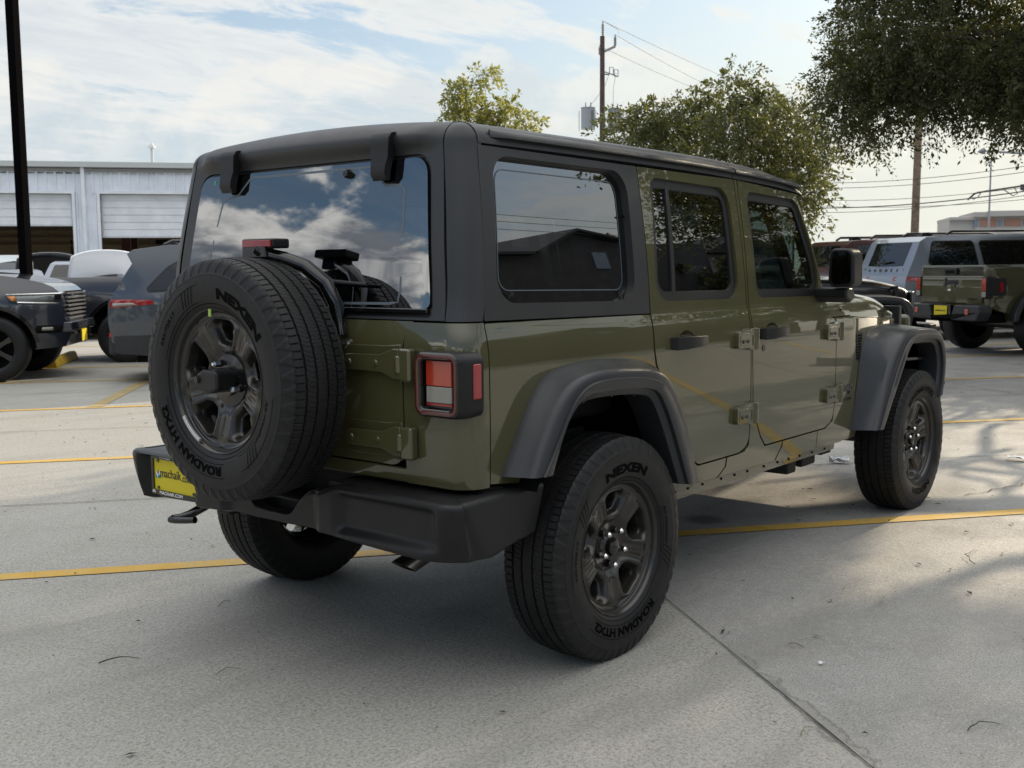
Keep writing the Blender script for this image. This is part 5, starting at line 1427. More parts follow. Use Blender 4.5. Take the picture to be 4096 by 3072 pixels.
def build_workshop():
    """white ribbed-metal service building with roll-up doors; local x along the wall, y into the building"""
    W0 = 36.0
    root = empty('service_building', tn(-10.0, W0, 0), R(-38)); tag(root, 'white ribbed metal service building with half raised roll up doors', 'building')
    H = 5.05
    # place the doors from what the photograph shows
    def tloc(dx):
        d = camdir(dx, 560); a = Vector((CAM.x, CAM.y)); e = Vector((d.x, d.y)); nn = Vector((NX, NY)); s = (W0-a.dot(nn))/e.dot(nn); p = a+e*s
        return p.x*TX+p.y*TY+10.0
    ldr = tloc(162); rdl = tloc(222); pil = tloc(188); pitch = rdl-ldr+4.35
    doors = []
    x = rdl
    while x < 26: doors.append((x, x+4.35)); x += pitch
    x = ldr
    while x > -24: doors.append((x-4.35, x)); x -= pitch
    doors.sort(); ht = 4.05
    mb = MB(); edges = [-26]+[q for d in doors for q in d]+[30]
    def rib(x0, x1, z0, z1):
        n = max(1, int((x1-x0)/.30)); w = (x1-x0)/n; vs = []
        for i in range(n):
            xa = x0+i*w
            for dx, dy in ((0, 0), (.36*w, 0), (.42*w, -.035), (.58*w, -.035), (.64*w, 0)): vs.append((xa+dx, dy))
        vs.append((x1, 0)); k = len(vs)
        mb.add([(a, b, z0) for a, b in vs]+[(a, b, z1) for a, b in vs], [(i, i+1, k+i+1, k+i) for i in range(k-1)])
    rib(-26, 30, ht, H-.12)
    for i in range(0, len(edges), 2):
        if edges[i+1]-edges[i] > .05: rib(edges[i], edges[i+1], 0, ht)
    mb.build('front_wall', 'white_metal', root, smooth=False)
    mb = MB(); mb.box((2, -.10, H-.02), (56.5, .34, .20)); mb.build('eave_trim', 'roof_trim', root, bevel=.02)
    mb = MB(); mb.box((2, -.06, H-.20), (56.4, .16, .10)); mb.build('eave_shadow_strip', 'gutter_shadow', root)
    mb = MB(); mb.add([(-26, 0, H+.08), (30, 0, H+.08), (30, 14, H+1.0), (-26, 14, H+1.0), (-26, 28, H), (30, 28, H)], [(0, 1, 2, 3), (3, 2, 5, 4)]); mb.build('roof', 'roof_trim', root, smooth=False)
    for x0, x1 in doors:
        lo = {True: 2.95, False: 2.55}[x1 <= ldr+.1]
        mb = MB(); n = 8; z = ht
        mb.box(((x0+x1)/2, .18, (ht+lo)/2), (x1-x0, .04, ht-lo))
        k = int(round((ht-lo)/.25))
        for i in range(k): mb.box(((x0+x1)/2, .150, lo+(i+.5)*(ht-lo)/k+.015), (x1-x0-.10, .03, (ht-lo)/k-.06))
        mb.build('roll_up_door', 'white_door', root, smooth=False)
        mb = MB()
        for xx in (x0-.05, x1+.05): mb.box((xx, -.03, ht/2), (.10, .09, ht))
        mb.box(((x0+x1)/2, -.03, ht+.05), (x1-x0+.2, .09, .10)); mb.build('door_frame', 'white_door', root, smooth=False)
    mb = MB(); mb.box((pil-.0, -.10, H/2), (.13, .12, H)); mb.build('downspout', 'white_door', root, bevel=.02)
    # interior: steel columns, back wall with bright openings, dark ceiling
    for i, (dx, yy) in enumerate(((118, 8.0), (278, 8.0), (20, 14.0), (330, 9.0))):
        xx = tloc(dx)*1.0+0.0
        MB().box((xx+(yy*.18), yy, H/2), (.34, .34, H)).build('steel_column', 'rust_column', root)
    mb = MB(); mb.box((2, 26, H-1.3), (56, .2, 2.8))
    for i in range(40): mb.box((-25+i*1.4, 25.86, 3.7), (.08, .1, 2.4))
    for zz in (2.9, 3.3, 3.7, 4.1): mb.box((2, 25.84, zz), (56, .1, .06))
    mb.build('back_wall', 'tan_metal', root, smooth=False)
    mb = MB(); mb.box((2, 26, .35), (56, .2, .7))
    for i in range(12): mb.box((-24+i*4.6, 26, 1.6), (.7, .22, 3.2))
    for s in (-26, 30): mb.box((s, 14, H/2), (.1, 28, H))
    mb.box((2, 14, H-.3), (56, 28, .05)); mb.build('shop_interior', 'shop_dark', root, smooth=False)
    mb = MB(); xx = tloc(281)+.6; mb.cyl((xx, 3.0, H), (xx, 3.0, H+.95), .055, n=12).cyl((xx, 3.0, H+.90), (xx, 3.0, H+.98), .16, .12, 12).cyl((xx, 3.0, H+.98), (xx, 3.0, H+1.12), .12, .01, 12)
    mb.build('vent_pipe', 'roof_trim', root)
    return root


build_workshop()


def build_gable():
    root = empty('gabled_building', (16.5, -16, 0)); tag(root, 'dark grey gabled building across the lot, mirrored in the quarter window', 'building')
    mb = MB(); mb.prism([(-3.0, 0), (-3.0, 5.1), (3.0, 5.15), (5.2, 6.35), (7.4, 5.85), (12.5, 5.95), (12.5, 0)], 'y', 0, -9)
    mb.build('wall', 'grey_wall', root, smooth=False)
    mb = MB()
    for a, b in (((-3.3, 5.06), (3.0, 5.18)), ((2.9, 5.16), (5.2, 6.42)), ((5.2, 6.42), (7.5, 5.9))):
        mb.prism([(a[0], a[1]), (b[0], b[1]), (b[0], b[1]+.12), (a[0], a[1]+.12)], 'y', .35, -9.3)
    mb.build('roof', 'roof_dark', root, smooth=False)
    mb = MB()
    mb.box((6.2, .02, 4.9), (.7, .06, .9)); mb.build('window', 'window_blue', root, smooth=False)
    r2 = empty('pale_building', (30.5, -17, 0)); tag(r2, 'pale plaster house with dark roof behind the lot trees', 'building')
    MB().prism([(0, 0), (0, 5.7), (6, 5.7), (6, 0)], 'y', 0, -6).build('wall', 'pale_wall', r2, smooth=False)
    MB().prism([(-.4, 5.6), (6.4, 5.6), (3, 7.0)], 'y', .4, -6.4).build('roof', 'roof_dark', r2, smooth=False)
    r3 = empty('spire_building', (25.6, -16.8, 0)); tag(r3, 'narrow dark tower with pointed roof beside the gabled building', 'building')
    MB().prism([(0, 0), (0, 5.4), (1.3, 5.4), (1.3, 0)], 'y', 0, -1.6).build('wall', 'grey_wall', r3, smooth=False)
    MB().add([(-.2, .2, 5.3), (1.5, .2, 5.3), (1.5, -1.8, 5.3), (-.2, -1.8, 5.3), (.5, -.8, 7.0)], [(0, 1, 4), (1, 2, 4), (2, 3, 4), (3, 0, 4), (0, 3, 2, 1)]).build('roof', 'roof_dark', r3, smooth=False)


build_gable()


def build_far_block():
    D = 120
    a = far(2050, 500, D); b = far(2330, 500, D*1.02); dx = Vector((b.x-a.x, b.y-a.y, 0)); L = dx.length; rz = math.atan2(dx.y, dx.x)
    k = D/2348.0; base = CAM.z
    root = empty('stucco_building', (a.x, a.y, 0), rz); tag(root, 'distant pale stucco building with terracotta panels beyond the silver roof', 'building')
    z = lambda dy: base+(580-dy)*k
    mb = MB(); mb.box((L*.10+.0, 4, z(490)/2), (L*.20, 8, z(490))); mb.box((L*.60, 4, z(486)/2), (L*.80, 8.6, z(486)-.02))
    mb.build('wall', 'pale_wall', root, smooth=False)
    mb = MB(); mb.box((L*.10, 3.9, z(488)), (L*.205, 8.6, .35)); mb.box((L*.24, 3.8, z(481)), (L*.12, 9, .55)); mb.box((L*.65, 3.7, z(480)), (L*.72, 9.4, .60)); mb.build('cornice', 'pale_wall', root, bevel=.08)
    for i in range(4):
        MB().box((L*(.30+.19*i), -.33, z(497)), (L*.13, .12, .75)).build('terracotta_panel', 'terracotta', root, smooth=False)
        MB().box((L*(.205+.19*i), -.33, z(497)), (L*.03, .12, .7)).build('window', 'window_blue', root, smooth=False)


build_far_block()

# ------------------------------------------------------------------ poles, wires, lamps
mat('pole_black', (.0025, .0025, .003), .9, 0, .02)
mat('wood_pole', (.16, .12, .085), .85, vary=.35, vscale=8, bump=.5, bscale=40)
mat('dark_wood_pole', (.06, .042, .036), .85, vary=.35, vscale=8)
mat('galvanised', (.26, .28, .30), .45, .4)
mat('insulator_grey', (.20, .21, .23), .4)
mat('wire_black', (.06, .06, .062), .6)


def build_poles():
    # square black lot-light pole at the left
    d = camdir(57, 590); p = Vector((CAM.x, CAM.y))+Vector((d.x, d.y)).normalized()*17.6
    root = empty('light_pole', (p.x, p.y, 0), R(20)); tag(root, 'tall square black light pole behind the dark pickup truck', 'light pole')
    MB().box((0, 0, 4.6), (.135, .135, 9.2)).build('pole', 'pole_black', root, bevel=.01)
    MB().cyl((0, 0, 0), (0, 0, .75), .28, .26, 24).build('concrete_base', 'concrete', root, bevel=.03)
    mb = MB().box((.0, .55, 9.2), (.35, .8, .14)); mb.build('lamp_head', 'pole_black', root, bevel=.03)
    MB().tube([(.075, -.03, 1.25), (.085, -.03, 1.5), (.08, -.03, 1.52)], .018, 8).build('conduit', 'galvanised', root)
    # utility pole with two transformers
    D = 48; p = far(1301, 300, D); k = D/2348; zt = lambda dy: CAM.z+(580-dy)*k
    root = empty('utility_pole', (p.x, p.y, 0)); tag(root, 'brown utility pole with grey transformers and insulators above the roof', 'utility pole')
    rx = Vector((rt.x, rt.y, 0)).normalized()
    def q(dx, dy, e=0): return rx*((dx-1301)*k)+Vector((0, 0, zt(dy)))+Vector((fw.x, fw.y, 0))*e
    MB().cyl((0, 0, 0), (0, 0, zt(97)), .145, .10, 14).build('pole', 'dark_wood_pole', root)
    for dx, e, nm in ((1270, -.25, 'transformer'), (1328, .15, 'transformer')):
        mb = MB(); a, b = q(dx, 290, e), q(dx, 247, e); mb.cyl(a, b, .30, n=24).cyl(b, b+Vector((0, 0, .05)), .32, .30, 24)
        t = mb.build(nm, 'galvanised', root, bevel=.02)
        mb = MB()
        for i in range(5): c = a+rx*(.13+.045*i)-Vector((fw.x, fw.y, 0))*.27; mb.box((c.x, c.y, a.z+.48), (.02, .06, .60), rz=R(-50))
        mb.build('cooling_fin', 'insulator_grey', t)
        mb = MB(); 
        for o in (-.1, .12): c = b+rx*o; mb.cyl(c, c+Vector((0, 0, .26)), .035, .02, 8)
        mb.build('bushing', 'insulator_grey', t)
    for pp, rr in (([q(1301, 268), q(1270, 268, -.25)], .05), ([q(1301, 268), q(1328, 268, .15)], .05), ([q(1301, 130), q(1328, 118)], .055), ([q(1301, 174), q(1316, 176)], .03), ([q(1301, 168), q(1334, 180)], .025)): MB().tube(pp, rr, 6).build('bracket', 'insulator_grey', root)
    def ins(dx, dy0, dy1):
        mb = MB(); a, b = q(dx, dy0), q(dx, dy1); mb.cyl(a, b, .028, n=8)
        for i in range(6): c = a.lerp(b, .15+.12*i); mb.cyl(c-Vector((0, 0, .022)), c+Vector((0, 0, .022)), .075, .05, 10)
        mb.build('insulator', 'insulator_grey', root)
    ins(1302, 97, 66); ins(1328, 118, 94); ins(1296, 136, 115)
    for dx, dy in ((1320, 167), (1330, 172)):
        mb = MB(); mb.tube([q(dx-4, dy+7), q(dx-4, dy-7), q(dx+4, dy-6), q(dx+4, dy+8), q(dx-4, dy+7)], .022, 6); mb.build('fuse_cutout', 'insulator_grey', root)
    mb = MB(); mb.tube([q(1302, 66), q(1334, 84), q(1336, 92)], .008, 5); mb.tube([q(1330, 172), q(1324, 205), q(1324, 240), q(1320, 247)], .008, 5); mb.tube([q(1316, 172), q(1306, 200), q(1290, 222), q(1272, 243)], .008, 5); mb.tube([q(1252, 250), q(1252, 292)], .012, 5)
    mb.build('jumper_wire', 'wire_black', root)
    topA, topB, topC = Vector((p.x, p.y, 0))+q(1302, 66), Vector((p.x, p.y, 0))+q(1328, 94), Vector((p.x, p.y, 0))+q(1298, 118)
    # bare wooden pole at the right
    D2 = 46; p2 = far(1975, 500, D2); k2 = D2/2348
    root = empty('wooden_pole', (p2.x, p2.y, 0)); tag(root, 'plain weathered wooden pole rising behind the silver sport utility into the oak leaves', 'utility pole')
    MB().cyl((0, 0, 0), (.06, -.05, 10.5), .17, .125, 14).build('pole', 'wood_pole', root)
    mb = MB(); mb.tube([(0, 0, 6.5), (-.25, .1, 6.45)], .03, 6); mb.tube([(.1, 0, 6.9), (.3, -.1, 7.1), (.42, -.1, 7.5)], .04, 6); mb.build('pole_hardware', 'insulator_grey', root)
    # spans of wire
    def wire(a, b, sag, r, label):
        pts = []
        for i in range(33):
            t = i/32; v = a.lerp(b, t); v.z -= sag*4*t*(1-t); pts.append(v)
        o = MB().tube(pts, r, 5, cap=False).build('power_line', 'wire_black', ang=180, recalc=False); tag(o, label, 'power line', 'overhead wires')
    far_r = lambda dy, d=60: far(2500, dy, d)
    e = far(1760, 212, 75); wire(topA, topA+(e-topA)*2.2, .9, .011, 'topmost thin wire falling right from the insulator tip of the transformer pole')
    e = far(1640, 190, 66); wire(topB, topB+(e-topB)*2.6, 1.2, .011, 'thin wire falling right from the bracket insulator of the transformer pole')
    e = far(1640, 196, 66); wire(topC, topC+(e-topC)*2.6, 1.2, .011, 'thin wire falling right from the pole side below the bracket')
    for (y0, y1, r, lb) in ((405, 355, .012, 'upper heavy wire crossing the wooden pole under the oak leaves'), (448, 396, .022, 'thickest black cable crossing the wooden pole'), (458, 405, .012, 'lower thin wire just under the thickest cable'), (440, 424, .010, 'nearly level thin wire crossing the wooden pole low down'),
                            (394, 342, .012, 'faint wire highest on the wooden pole'), (430, 392, .011, 'faint wire between the two heavy cables')):
        a = far(1700, y0, 52); b = far(2420, y1-18, 40); wire(a, b, .35, r, lb)
    o = MB()
    pts = [far(2090, 432, 44), far(2105, 418, 44), far(2130, 413, 44), far(2165, 408, 43.5), far(2205, 402, 43)]; o.tube(pts, .032, 6)
    pts = [far(2130, 413, 44), far(2112, 415, 44), far(2100, 424, 44), far(2102, 431, 44), far(2112, 426, 44), far(2120, 415, 44)]; o.tube(pts, .018, 6)
    pts = [far(2165, 408, 43.5), far(2175, 414, 43.5), far(2188, 423, 43.5), far(2198, 418, 43.5), far(2192, 406, 43.4)]; o.tube(pts, .018, 6)
    o.box(tuple(far(2215, 405, 42.9)), (.55, .2, .2)); tag(o.build('cable_splice', 'wire_black'), 'black cable splice box with looped slack hanging on the wires at right', 'cable splice')
    # distant lamps
    p = far(2136, 480, 95); k3 = 95/2348
    root = empty('mast_lamp', (p.x, p.y, 0)); tag(root, 'distant slim mast with two lamp heads above the stucco building', 'street lamp')
    zz = CAM.z+(580-373)*k3; MB().cyl((0, 0, 0), (0, 0, zz), .10, .06, 10).build('mast', 'galvanised', root)
    for s in (-1, 1):
        MB().box((rt.x*s*.35, rt.y*s*.35, zz), (.42, .42, .16)).build('lamp_head', 'insulator_grey', root, bevel=.04)
    p = far(2128, 326, 48); b = far(2260, 330, 48); root = empty('street_lamp', (b.x, b.y, 0)); tag(root, 'grey cobra head street lamp reaching in from the right under the oak leaves', 'street lamp')
    o = Vector((b.x, b.y, 0))
    MB().tube([(0, 0, 0), (0, 0, b.z-.6), (0, 0, b.z-.2), ((p.x-b.x)*.3, (p.y-b.y)*.3, b.z), tuple(p-o)], [.11, .09, .06, .05, .04], 10).build('arm', 'galvanised', root)
    MB().tube([tuple(p-o), tuple(far(2120, 327, 48)-o), tuple(far(2112, 328, 48)-o)], [.13, .11, .02], 10).build('lamp_head', 'insulator_grey', root)
    # wires mirrored in the side glass
    for i, z in enumerate((6.25, 6.65, 7.0)):
        wire(Vector((-10, -13.5, z+1.2)), Vector((48, -17.5, z+1.0)), 1.1, .016, ('lowest', 'middle', 'highest')[i]+' of the street wires mirrored in the quarter window')


build_poles()

# ------------------------------------------------------------------ the other vehicles
mat('navy_paint', (.012, .015, .024), .28, 0, .5, 1.0, .02)
mat('slate_paint', (.040, .050, .066), .30, .3, .5, 1.0, .02)
mat('silver_paint', (.22, .25, .30), .32, .55, .5, 1.0, .03)
mat('black_paint', (.006, .006, .007), .25, 0, .5, 1.0, .02)
mat('red_paint', (.055, .010, .012), .3, .2, .5, 1.0, .03)
mat('white_paint', (.80, .83, .88), .35, 0, .5, .8, .05)
mat('bg_glass', (.004, .005, .006), .03, 0, .6, .3)
mat('cladding', (.022, .023, .025), .55)
mat('alloy', (.20, .20, .21), .30, .9)
mat('yellow_curb', (.55, .36, .02), .6, vary=.25, vscale=9, bump=.4, bscale=80)
mat('lamp_smoke', (.10, .11, .105), .12, 0, .6, .8)
mat('paper', (.75, .76, .78), .7)

_b = MB().lathe([(.60, .26), (.62, .31), (.70, .335), (.85, .335), (.94, .30), (.985, .25), (1.0, .15), (1.0, -.15), (.985, -.25), (.94, -.30), (.60, -.30)], 56)
BTYRE = simple_mesh(_b, 'tyre', 'tyre_rubber', ang=60, recalc=False)
_b = MB().lathe([(.625, .30), (.60, .28), (.585, .24), (.57, .02)], 48).lathe([(0, .02), (.57, .02)], 48, 1).lathe([(0, .22), (.09, .21), (.11, .18)], 20)
for _k in range(6):
    _a = 2*math.pi*_k/6; _d = Vector((math.sin(_a), 0, math.cos(_a))); _e = Vector((_d.z, 0, -_d.x)); _p = []
    for _r, _w, _o in ((.05, .085, .20), (.35, .06, .235), (.60, .085, .255)): _p += [_d*_r+_e*_w+Vector((0, -_o, 0)), _d*_r-_e*_w+Vector((0, -_o, 0)), _d*_r-_e*_w*.8+Vector((0, -_o+.09, 0)), _d*_r+_e*_w*.8+Vector((0, -_o+.09, 0))]
    _b.add(_p, [(4*i+j, 4*i+(j+1) % 4, 4*i+4+(j+1) % 4, 4*i+4+j) for i in range(2) for j in range(4)]+[(8, 9, 10, 11)])
BRIM = simple_mesh(_b, 'rim', ['alloy', 'void_black'], ang=40)


def bg_wheel(root, x, y, r, rimmat=None):
    w = empty('wheel', (x, y, r*.985), 0 if y < 0 else math.pi, root)
    for nm, me in (('tyre', BTYRE), ('rim', BRIM)):
        o = link_mesh(nm, me, w); o.scale = (r, r, r)
        if nm == 'rim' and rimmat: o.material_slots[0].link = 'OBJECT'; o.material_slots[0].material = MAT[rimmat]
    return w


def arc_pts(cx, cz, r, a0=0, a1=180, n=14): return [(cx+r*math.cos(R(a0+(a1-a0)*i/n)), cz+r*math.sin(R(a0+(a1-a0)*i/n))) for i in range(n+1)]


def shell(name, outline, W, matn, root, us, zs, bevel=.04, segs=3):
    """closed car body: a side outline spread to the half-width W(x, z) on both sides"""
    bm = flat_fill(outline, (), us, zs); bm.verts.index_update(); V = [(v.co.x, v.co.y) for v in bm.verts]; n = len(V)
    fs = [tuple(v.index for v in f.verts) for f in bm.faces]; be = [(e.verts[0].index, e.verts[1].index) for e in bm.edges if len(e.link_faces) == 1]; bm.free()
    vs = [(x, -W(x, z), z) for x, z in V]+[(x, W(x, z), z) for x, z in V]
    return mesh_obj(name, vs, fs+[tuple(i+n for i in f) for f in fs]+[(a, b, b+n, a+n) for a, b in be], matn, root, bevel=bevel, segs=segs, bang=32)


def on_side(W, s=-1, e=.004): return lambda x, z: (x, s*(W(x, z)+e), z)


def side_glass(nm, poly, W, root, matn='bg_glass', e=.005, thick=0, bevel=0, both=True):
    for s in ((-1, 1) if both else (-1,)):
        P = [p[:2] for p in poly]; zs = lin(min(p[1] for p in P), max(p[1] for p in P), 7)[1:-1]; us = lin(min(p[0] for p in P), max(p[0] for p in P), 7)[1:-1]
        R_ = rp(poly, 4); fr = panel('window_frame', offset_poly(R_, .022), on_side(W, s, .002), 'rubber_seal', root, holes=[offset_poly(R_, -.002)], us=us, vs=zs, out=(0, s, 0), thick=0)
        panel(nm, R_, on_side(W, s, e), matn, root, us=us, vs=zs, out=(0, s, 0), thick=thick, bevel=bevel)


def at(root, t, n, rz=0.0):
    root.location = tn(t, n); root.rotation_euler = (0, 0, R(-38)+rz)


def interp(xs, ys): return lambda v: float(np.interp(v, xs, ys))


def slate_suv():
    root = empty('sport_utility'); at(root, -1.48, 10.47)
    tag(root, 'slate grey sport utility with rear corner toward the camera, left of the spare wheel', 'suv')
    wz = interp([.2, .45, .75, 1.02, 1.10, 1.45, 1.75, 1.8], [.90, .945, .965, .960, .93, .84, .735, .70])
    def W(x, z): return wz(z)-.20*max(0, (-.45-x)/.58)**2*(.5 if z > 1.2 else 1)-.30*max(0, (x-3.0)/.88)**2
    out = [(-.90, .40), (-1.0, .52), (-1.035, .78), (-1.02, .98), (-.95, 1.10)]+[(-.72, 1.46), (-.78, 1.58), (-.70, 1.63), (-.30, 1.685), (.6, 1.71), (1.3, 1.69), (1.75, 1.63), (2.55, 1.18), (3.4, 1.08), (3.80, .93), (3.88, .62), (3.80, .36), (3.42, .32)]+arc_pts(2.96, .36, .45)+[(2.45, .30), (.48, .30)]+arc_pts(0, .37, .46)+[(-.52, .34)]
    shell('body', out, W, 'slate_paint', root, lin(-.9, 3.8, 20), [.5, .75, .95, 1.04, 1.1, 1.25, 1.4, 1.55, 1.68, 1.74], .045)
    side_glass('window', [(-.56, 1.13, .02), (-.05, 1.155), (.28, 1.16, .03), (.33, 1.56, .06), (-.02, 1.56, .15), (-.30, 1.40, .2)], W, root)
    side_glass('window', [(.36, 1.16, .03), (1.18, 1.17, .03), (1.16, 1.59, .05), (.42, 1.565, .05)], W, root)
    side_glass('window', [(1.26, 1.17, .03), (2.28, 1.18, .05), (1.70, 1.53, .08), (1.24, 1.595, .04)], W, root)
    panel('rear_window', rp([(-.74, 1.13, .05), (.74, 1.13, .05), (.62, 1.48, .05), (-.62, 1.48, .05)]), lambda y, z: (-.955+(z-1.10)*.62-.008+.16*abs(y)**3, y, z), 'bg_glass', root, us=lin(-.7, .7, 7), vs=(1.2, 1.3, 1.4), out=(-1, 0, 0), thick=0)
    for s in (-1, 1):
        tl = panel('tail_light', rp([(-1.005, .925, .02), (-.45, .975, .03), (-.50, 1.025, .02), (-.985, 1.035, .02)]), on_side(W, s, .006), 'brake_red', root, us=lin(-.95, -.5, 6), vs=(.95, 1.0), out=(0, s, 0), thick=.012, bevel=.004)
        panel('clear_lens', rp([(-.975, .945, .01), (-.66, .962), (-.72, .990), (-.965, .985, .01)]), on_side(W, s, .009), 'lamp_clear', tl, us=lin(-.95, -.6, 4), out=(0, s, 0), thick=.004, bevel=0)
        panel('wheel_arch_trim', [(-.62, .36)]+[(p[0], p[1]) for p in arc_pts(0, .37, .52, 178, 2)]+[p for p in arc_pts(0, .37, .455, 2, 178)], on_side(W, s, .008), 'cladding', root, us=lin(-.4, .4, 5), out=(0, s, 0), thick=.02, bevel=.005)
        panel('wheel_arch_trim', [(p[0], p[1]) for p in arc_pts(2.96, .36, .51, 178, 2)]+[p for p in arc_pts(2.96, .36, .445, 2, 178)], on_side(W, s, .008), 'cladding', root, us=lin(2.6, 3.3, 5), out=(0, s, 0), thick=.02, bevel=.005)
        panel('bumper_trim', rp([(-.96, .38, .03), (-.50, .34), (-.53, .60), (-.97, .585, .02)]), on_side(W, s, .006), 'cladding', root, us=lin(-.9, -.6, 4), out=(0, s, 0), thick=.02, bevel=.005)
        MB().tube([(-.35, s*.66, 1.69), (-.25, s*.665, 1.735), (1.2, s*.665, 1.745), (1.45, s*.66, 1.69)], .018, 8).build('roof_rail', 'gloss_black', root)
        for x in (0, 2.96): bg_wheel(root, x, s*.845, .385)
        MB().box((-1.0, s*.70, .60), (.05, .16, .05)).build('reflector', 'brake_red', root)
    MB().box((-.98, 0, .48), (.12, 1.5, .26)).build('rear_bumper', 'cladding', root, bevel=.04)
    MB().prism([(-.35, 1.68), (-.15, 1.69), (-.27, 1.74), (-.33, 1.74)], 'y', -.03, .03).build('antenna_fin', 'gloss_black', root, bevel=.012)
    MB().box((1.3, 0, .34), (4.0, 1.6, .16)).build('underbody', 'void_black', root)
    for x in (0, 2.96): MB().box((x, 0, .62), (1.04, 1.40, .54)).build('wheel_house', 'void_black', root)


def dark_pickup():
    root = empty('pickup_truck'); at(root, -7.58, 11.45, R(-3))
    tag(root, 'dark navy pickup truck with chrome slatted grille at the left edge', 'pickup')
    wz = interp([.3, .6, .95, 1.1, 1.25, 1.4, 1.95], [.94, .985, .985, .965, .90, .84, .66])
    def W(x, z): return wz(z)-.36*max(0, (x-3.70)/.83)**2.2-(.05*max(0, (z-1.0)/.3) if x > 2.8 and z > 1.0 else 0)
    out = [(-1.30, .55), (-1.33, 1.28), (.55, 1.33), (.66, 1.40), (.80, 1.92), (1.2, 1.97), (1.95, 1.95), (2.72, 1.42), (3.2, 1.385), (3.6, 1.352), (3.9, 1.31), (4.1, 1.272), (4.25, 1.23), (4.35, 1.182), (4.42, 1.12), (4.456, 1.05), (4.466, .97), (4.47, .80), (4.50, .74), (4.53, .56), (4.47, .42), (4.15, .40)]+arc_pts(3.67, .42, .50)+[(3.1, .42), (.6, .42)]+arc_pts(0, .42, .48)+[(-.6, .5)]
    shell('body', out, W, 'navy_paint', root, lin(-1, 3.6, 10)+lin(3.75, 4.48, 10), [.5, .62, .8, .95, 1.02, 1.1, 1.18, 1.25, 1.32, 1.45, 1.6, 1.8], .085, 4)
    side_glass('window', [(.80, 1.42, .03), (1.62, 1.42, .03), (1.66, 1.86, .04), (.92, 1.86, .05)], W, root)
    side_glass('window', [(1.72, 1.42, .03), (2.50, 1.42, .05), (2.02, 1.84, .08), (1.74, 1.86, .03)], W, root)
    def F(y, z, e=.01):                                          # front face, bowed in plan
        lo = 4.463 if z > .74 else 4.52
        x = lo-.06*max(0, z-1.0)
        return (x+e-.02*y*y, y, z)
    g = panel('grille', rp([(-.50, .745, .04), (.50, .745, .04), (.56, 1.125, .05), (-.56, 1.125, .05)]), lambda y, z: F(y, z, .012), 'gloss_black', root, us=lin(-.5, .5, 9), vs=lin(.8, 1.1, 4), out=(1, 0, 0), thick=.02, bevel=.005)
    for i, z in enumerate(lin(.775, 1.095, 7)):
        w = .50+.05*(z-.745)/.38; L = [F(y, z-.010, .036) for y in lin(-w, w, 13)]; H = [F(y, z+.010, .046) for y in lin(-w, w, 13)]; B = [F(y, z, .005) for y in lin(-w, w, 13)]; k = 13
        MB().add(L+H+B, [(j, j+1, k+j+1, k+j) for j in range(12)]+[(2*k+j, 2*k+j+1, j+1, j) for j in range(12)]+[(k+j, k+j+1, 2*k+j+1, 2*k+j) for j in range(12)]).build('grille_bar', 'chrome_bar', g, ang=30)
    MB().box((4.475, 0, 1.06), (.02, .30, .07)).build('grille_badge', 'chrome', g, bevel=.008)
    for s in (-1, 1):
        hl = panel('headlight', rp([(3.84, 1.09, .02), (3.90, .985, .03), (4.20, .955), (4.44, .965, .01), (4.45, 1.105, .01)]), on_side(W, s, .007), 'gloss_black', root, us=lin(3.9, 4.42, 9), vs=(1.0, 1.05), out=(0, s, 0), thick=.02, bevel=.004)
        panel('headlight_lens', rp([(3.97, 1.075), (3.99, 1.00, .02), (4.38, .99), (4.38, 1.08)]), on_side(W, s, .011), 'lamp_smoke', hl, us=lin(4.0, 4.38, 7), vs=(1.04,), out=(0, s, 0), thick=.006, bevel=0)
        panel('turn_lamp', rp([(3.87, 1.07), (3.93, 1.015, .01), (3.985, 1.01), (3.965, 1.075)]), on_side(W, s, .012), 'amber', hl, us=(3.93,), out=(0, s, 0), thick=.006, bevel=0)
        panel('chrome_strip', [(3.86, 1.085), (4.47, 1.093), (4.47, 1.108), (3.86, 1.098)], on_side(W, s, .012), 'chrome', hl, us=lin(3.9, 4.44, 9), out=(0, s, 0), thick=.008, bevel=0)
        panel('chrome_strip', [(3.99, .99), (4.43, .965), (4.43, .980), (3.99, 1.003)], on_side(W, s, .012), 'chrome', hl, us=lin(4.0, 4.4, 9), out=(0, s, 0), thick=.008, bevel=0)
        fl = panel('fog_lamp', rp([(4.16, .60, .03), (4.44, .60, .03), (4.46, .70, .03), (4.18, .70, .03)]), on_side(W, s, .004), 'void_black', root, us=lin(4.2, 4.44, 5), out=(0, s, 0), thick=.01, bevel=0)
        panel('fog_lens', rp([(4.24, .635, .01), (4.36, .635, .01), (4.36, .675, .01), (4.24, .675, .01)]), on_side(W, s, .008), 'lamp_clear', fl, us=(4.3,), out=(0, s, 0), thick=.006, bevel=0)
        panel('wheel_arch_trim', [p for p in arc_pts(3.67, .42, .545, 172, 8)]+[p for p in arc_pts(3.67, .42, .50, 8, 172)], on_side(W, s, .006), 'gloss_black', root, us=lin(3.3, 4.0, 5), out=(0, s, 0), thick=.02, bevel=.004)
        for x in (0, 3.67): bg_wheel(root, x, s*.835, .42, 'rim_black')
        MB().box((2.35, s*1.10, 1.40), (.12, .26, .24)).build('side_mirror', 'gloss_black', root, bevel=.03)
    MB().prism([(4.46, .735), (4.56, .735), (4.58, .62), (4.52, .60), (4.44, .60)], 'y', -.70, .70).build('front_bumper', 'navy_paint', root, bevel=.02)
    pl = MB().box((4.565, 0, .535), (.012, .305, .155)).build('front_plate', 'plate_yellow', root)
    MB().box((4.553, 0, .535), (.02, .33, .18)).build('plate_frame', 'gloss_black', pl)
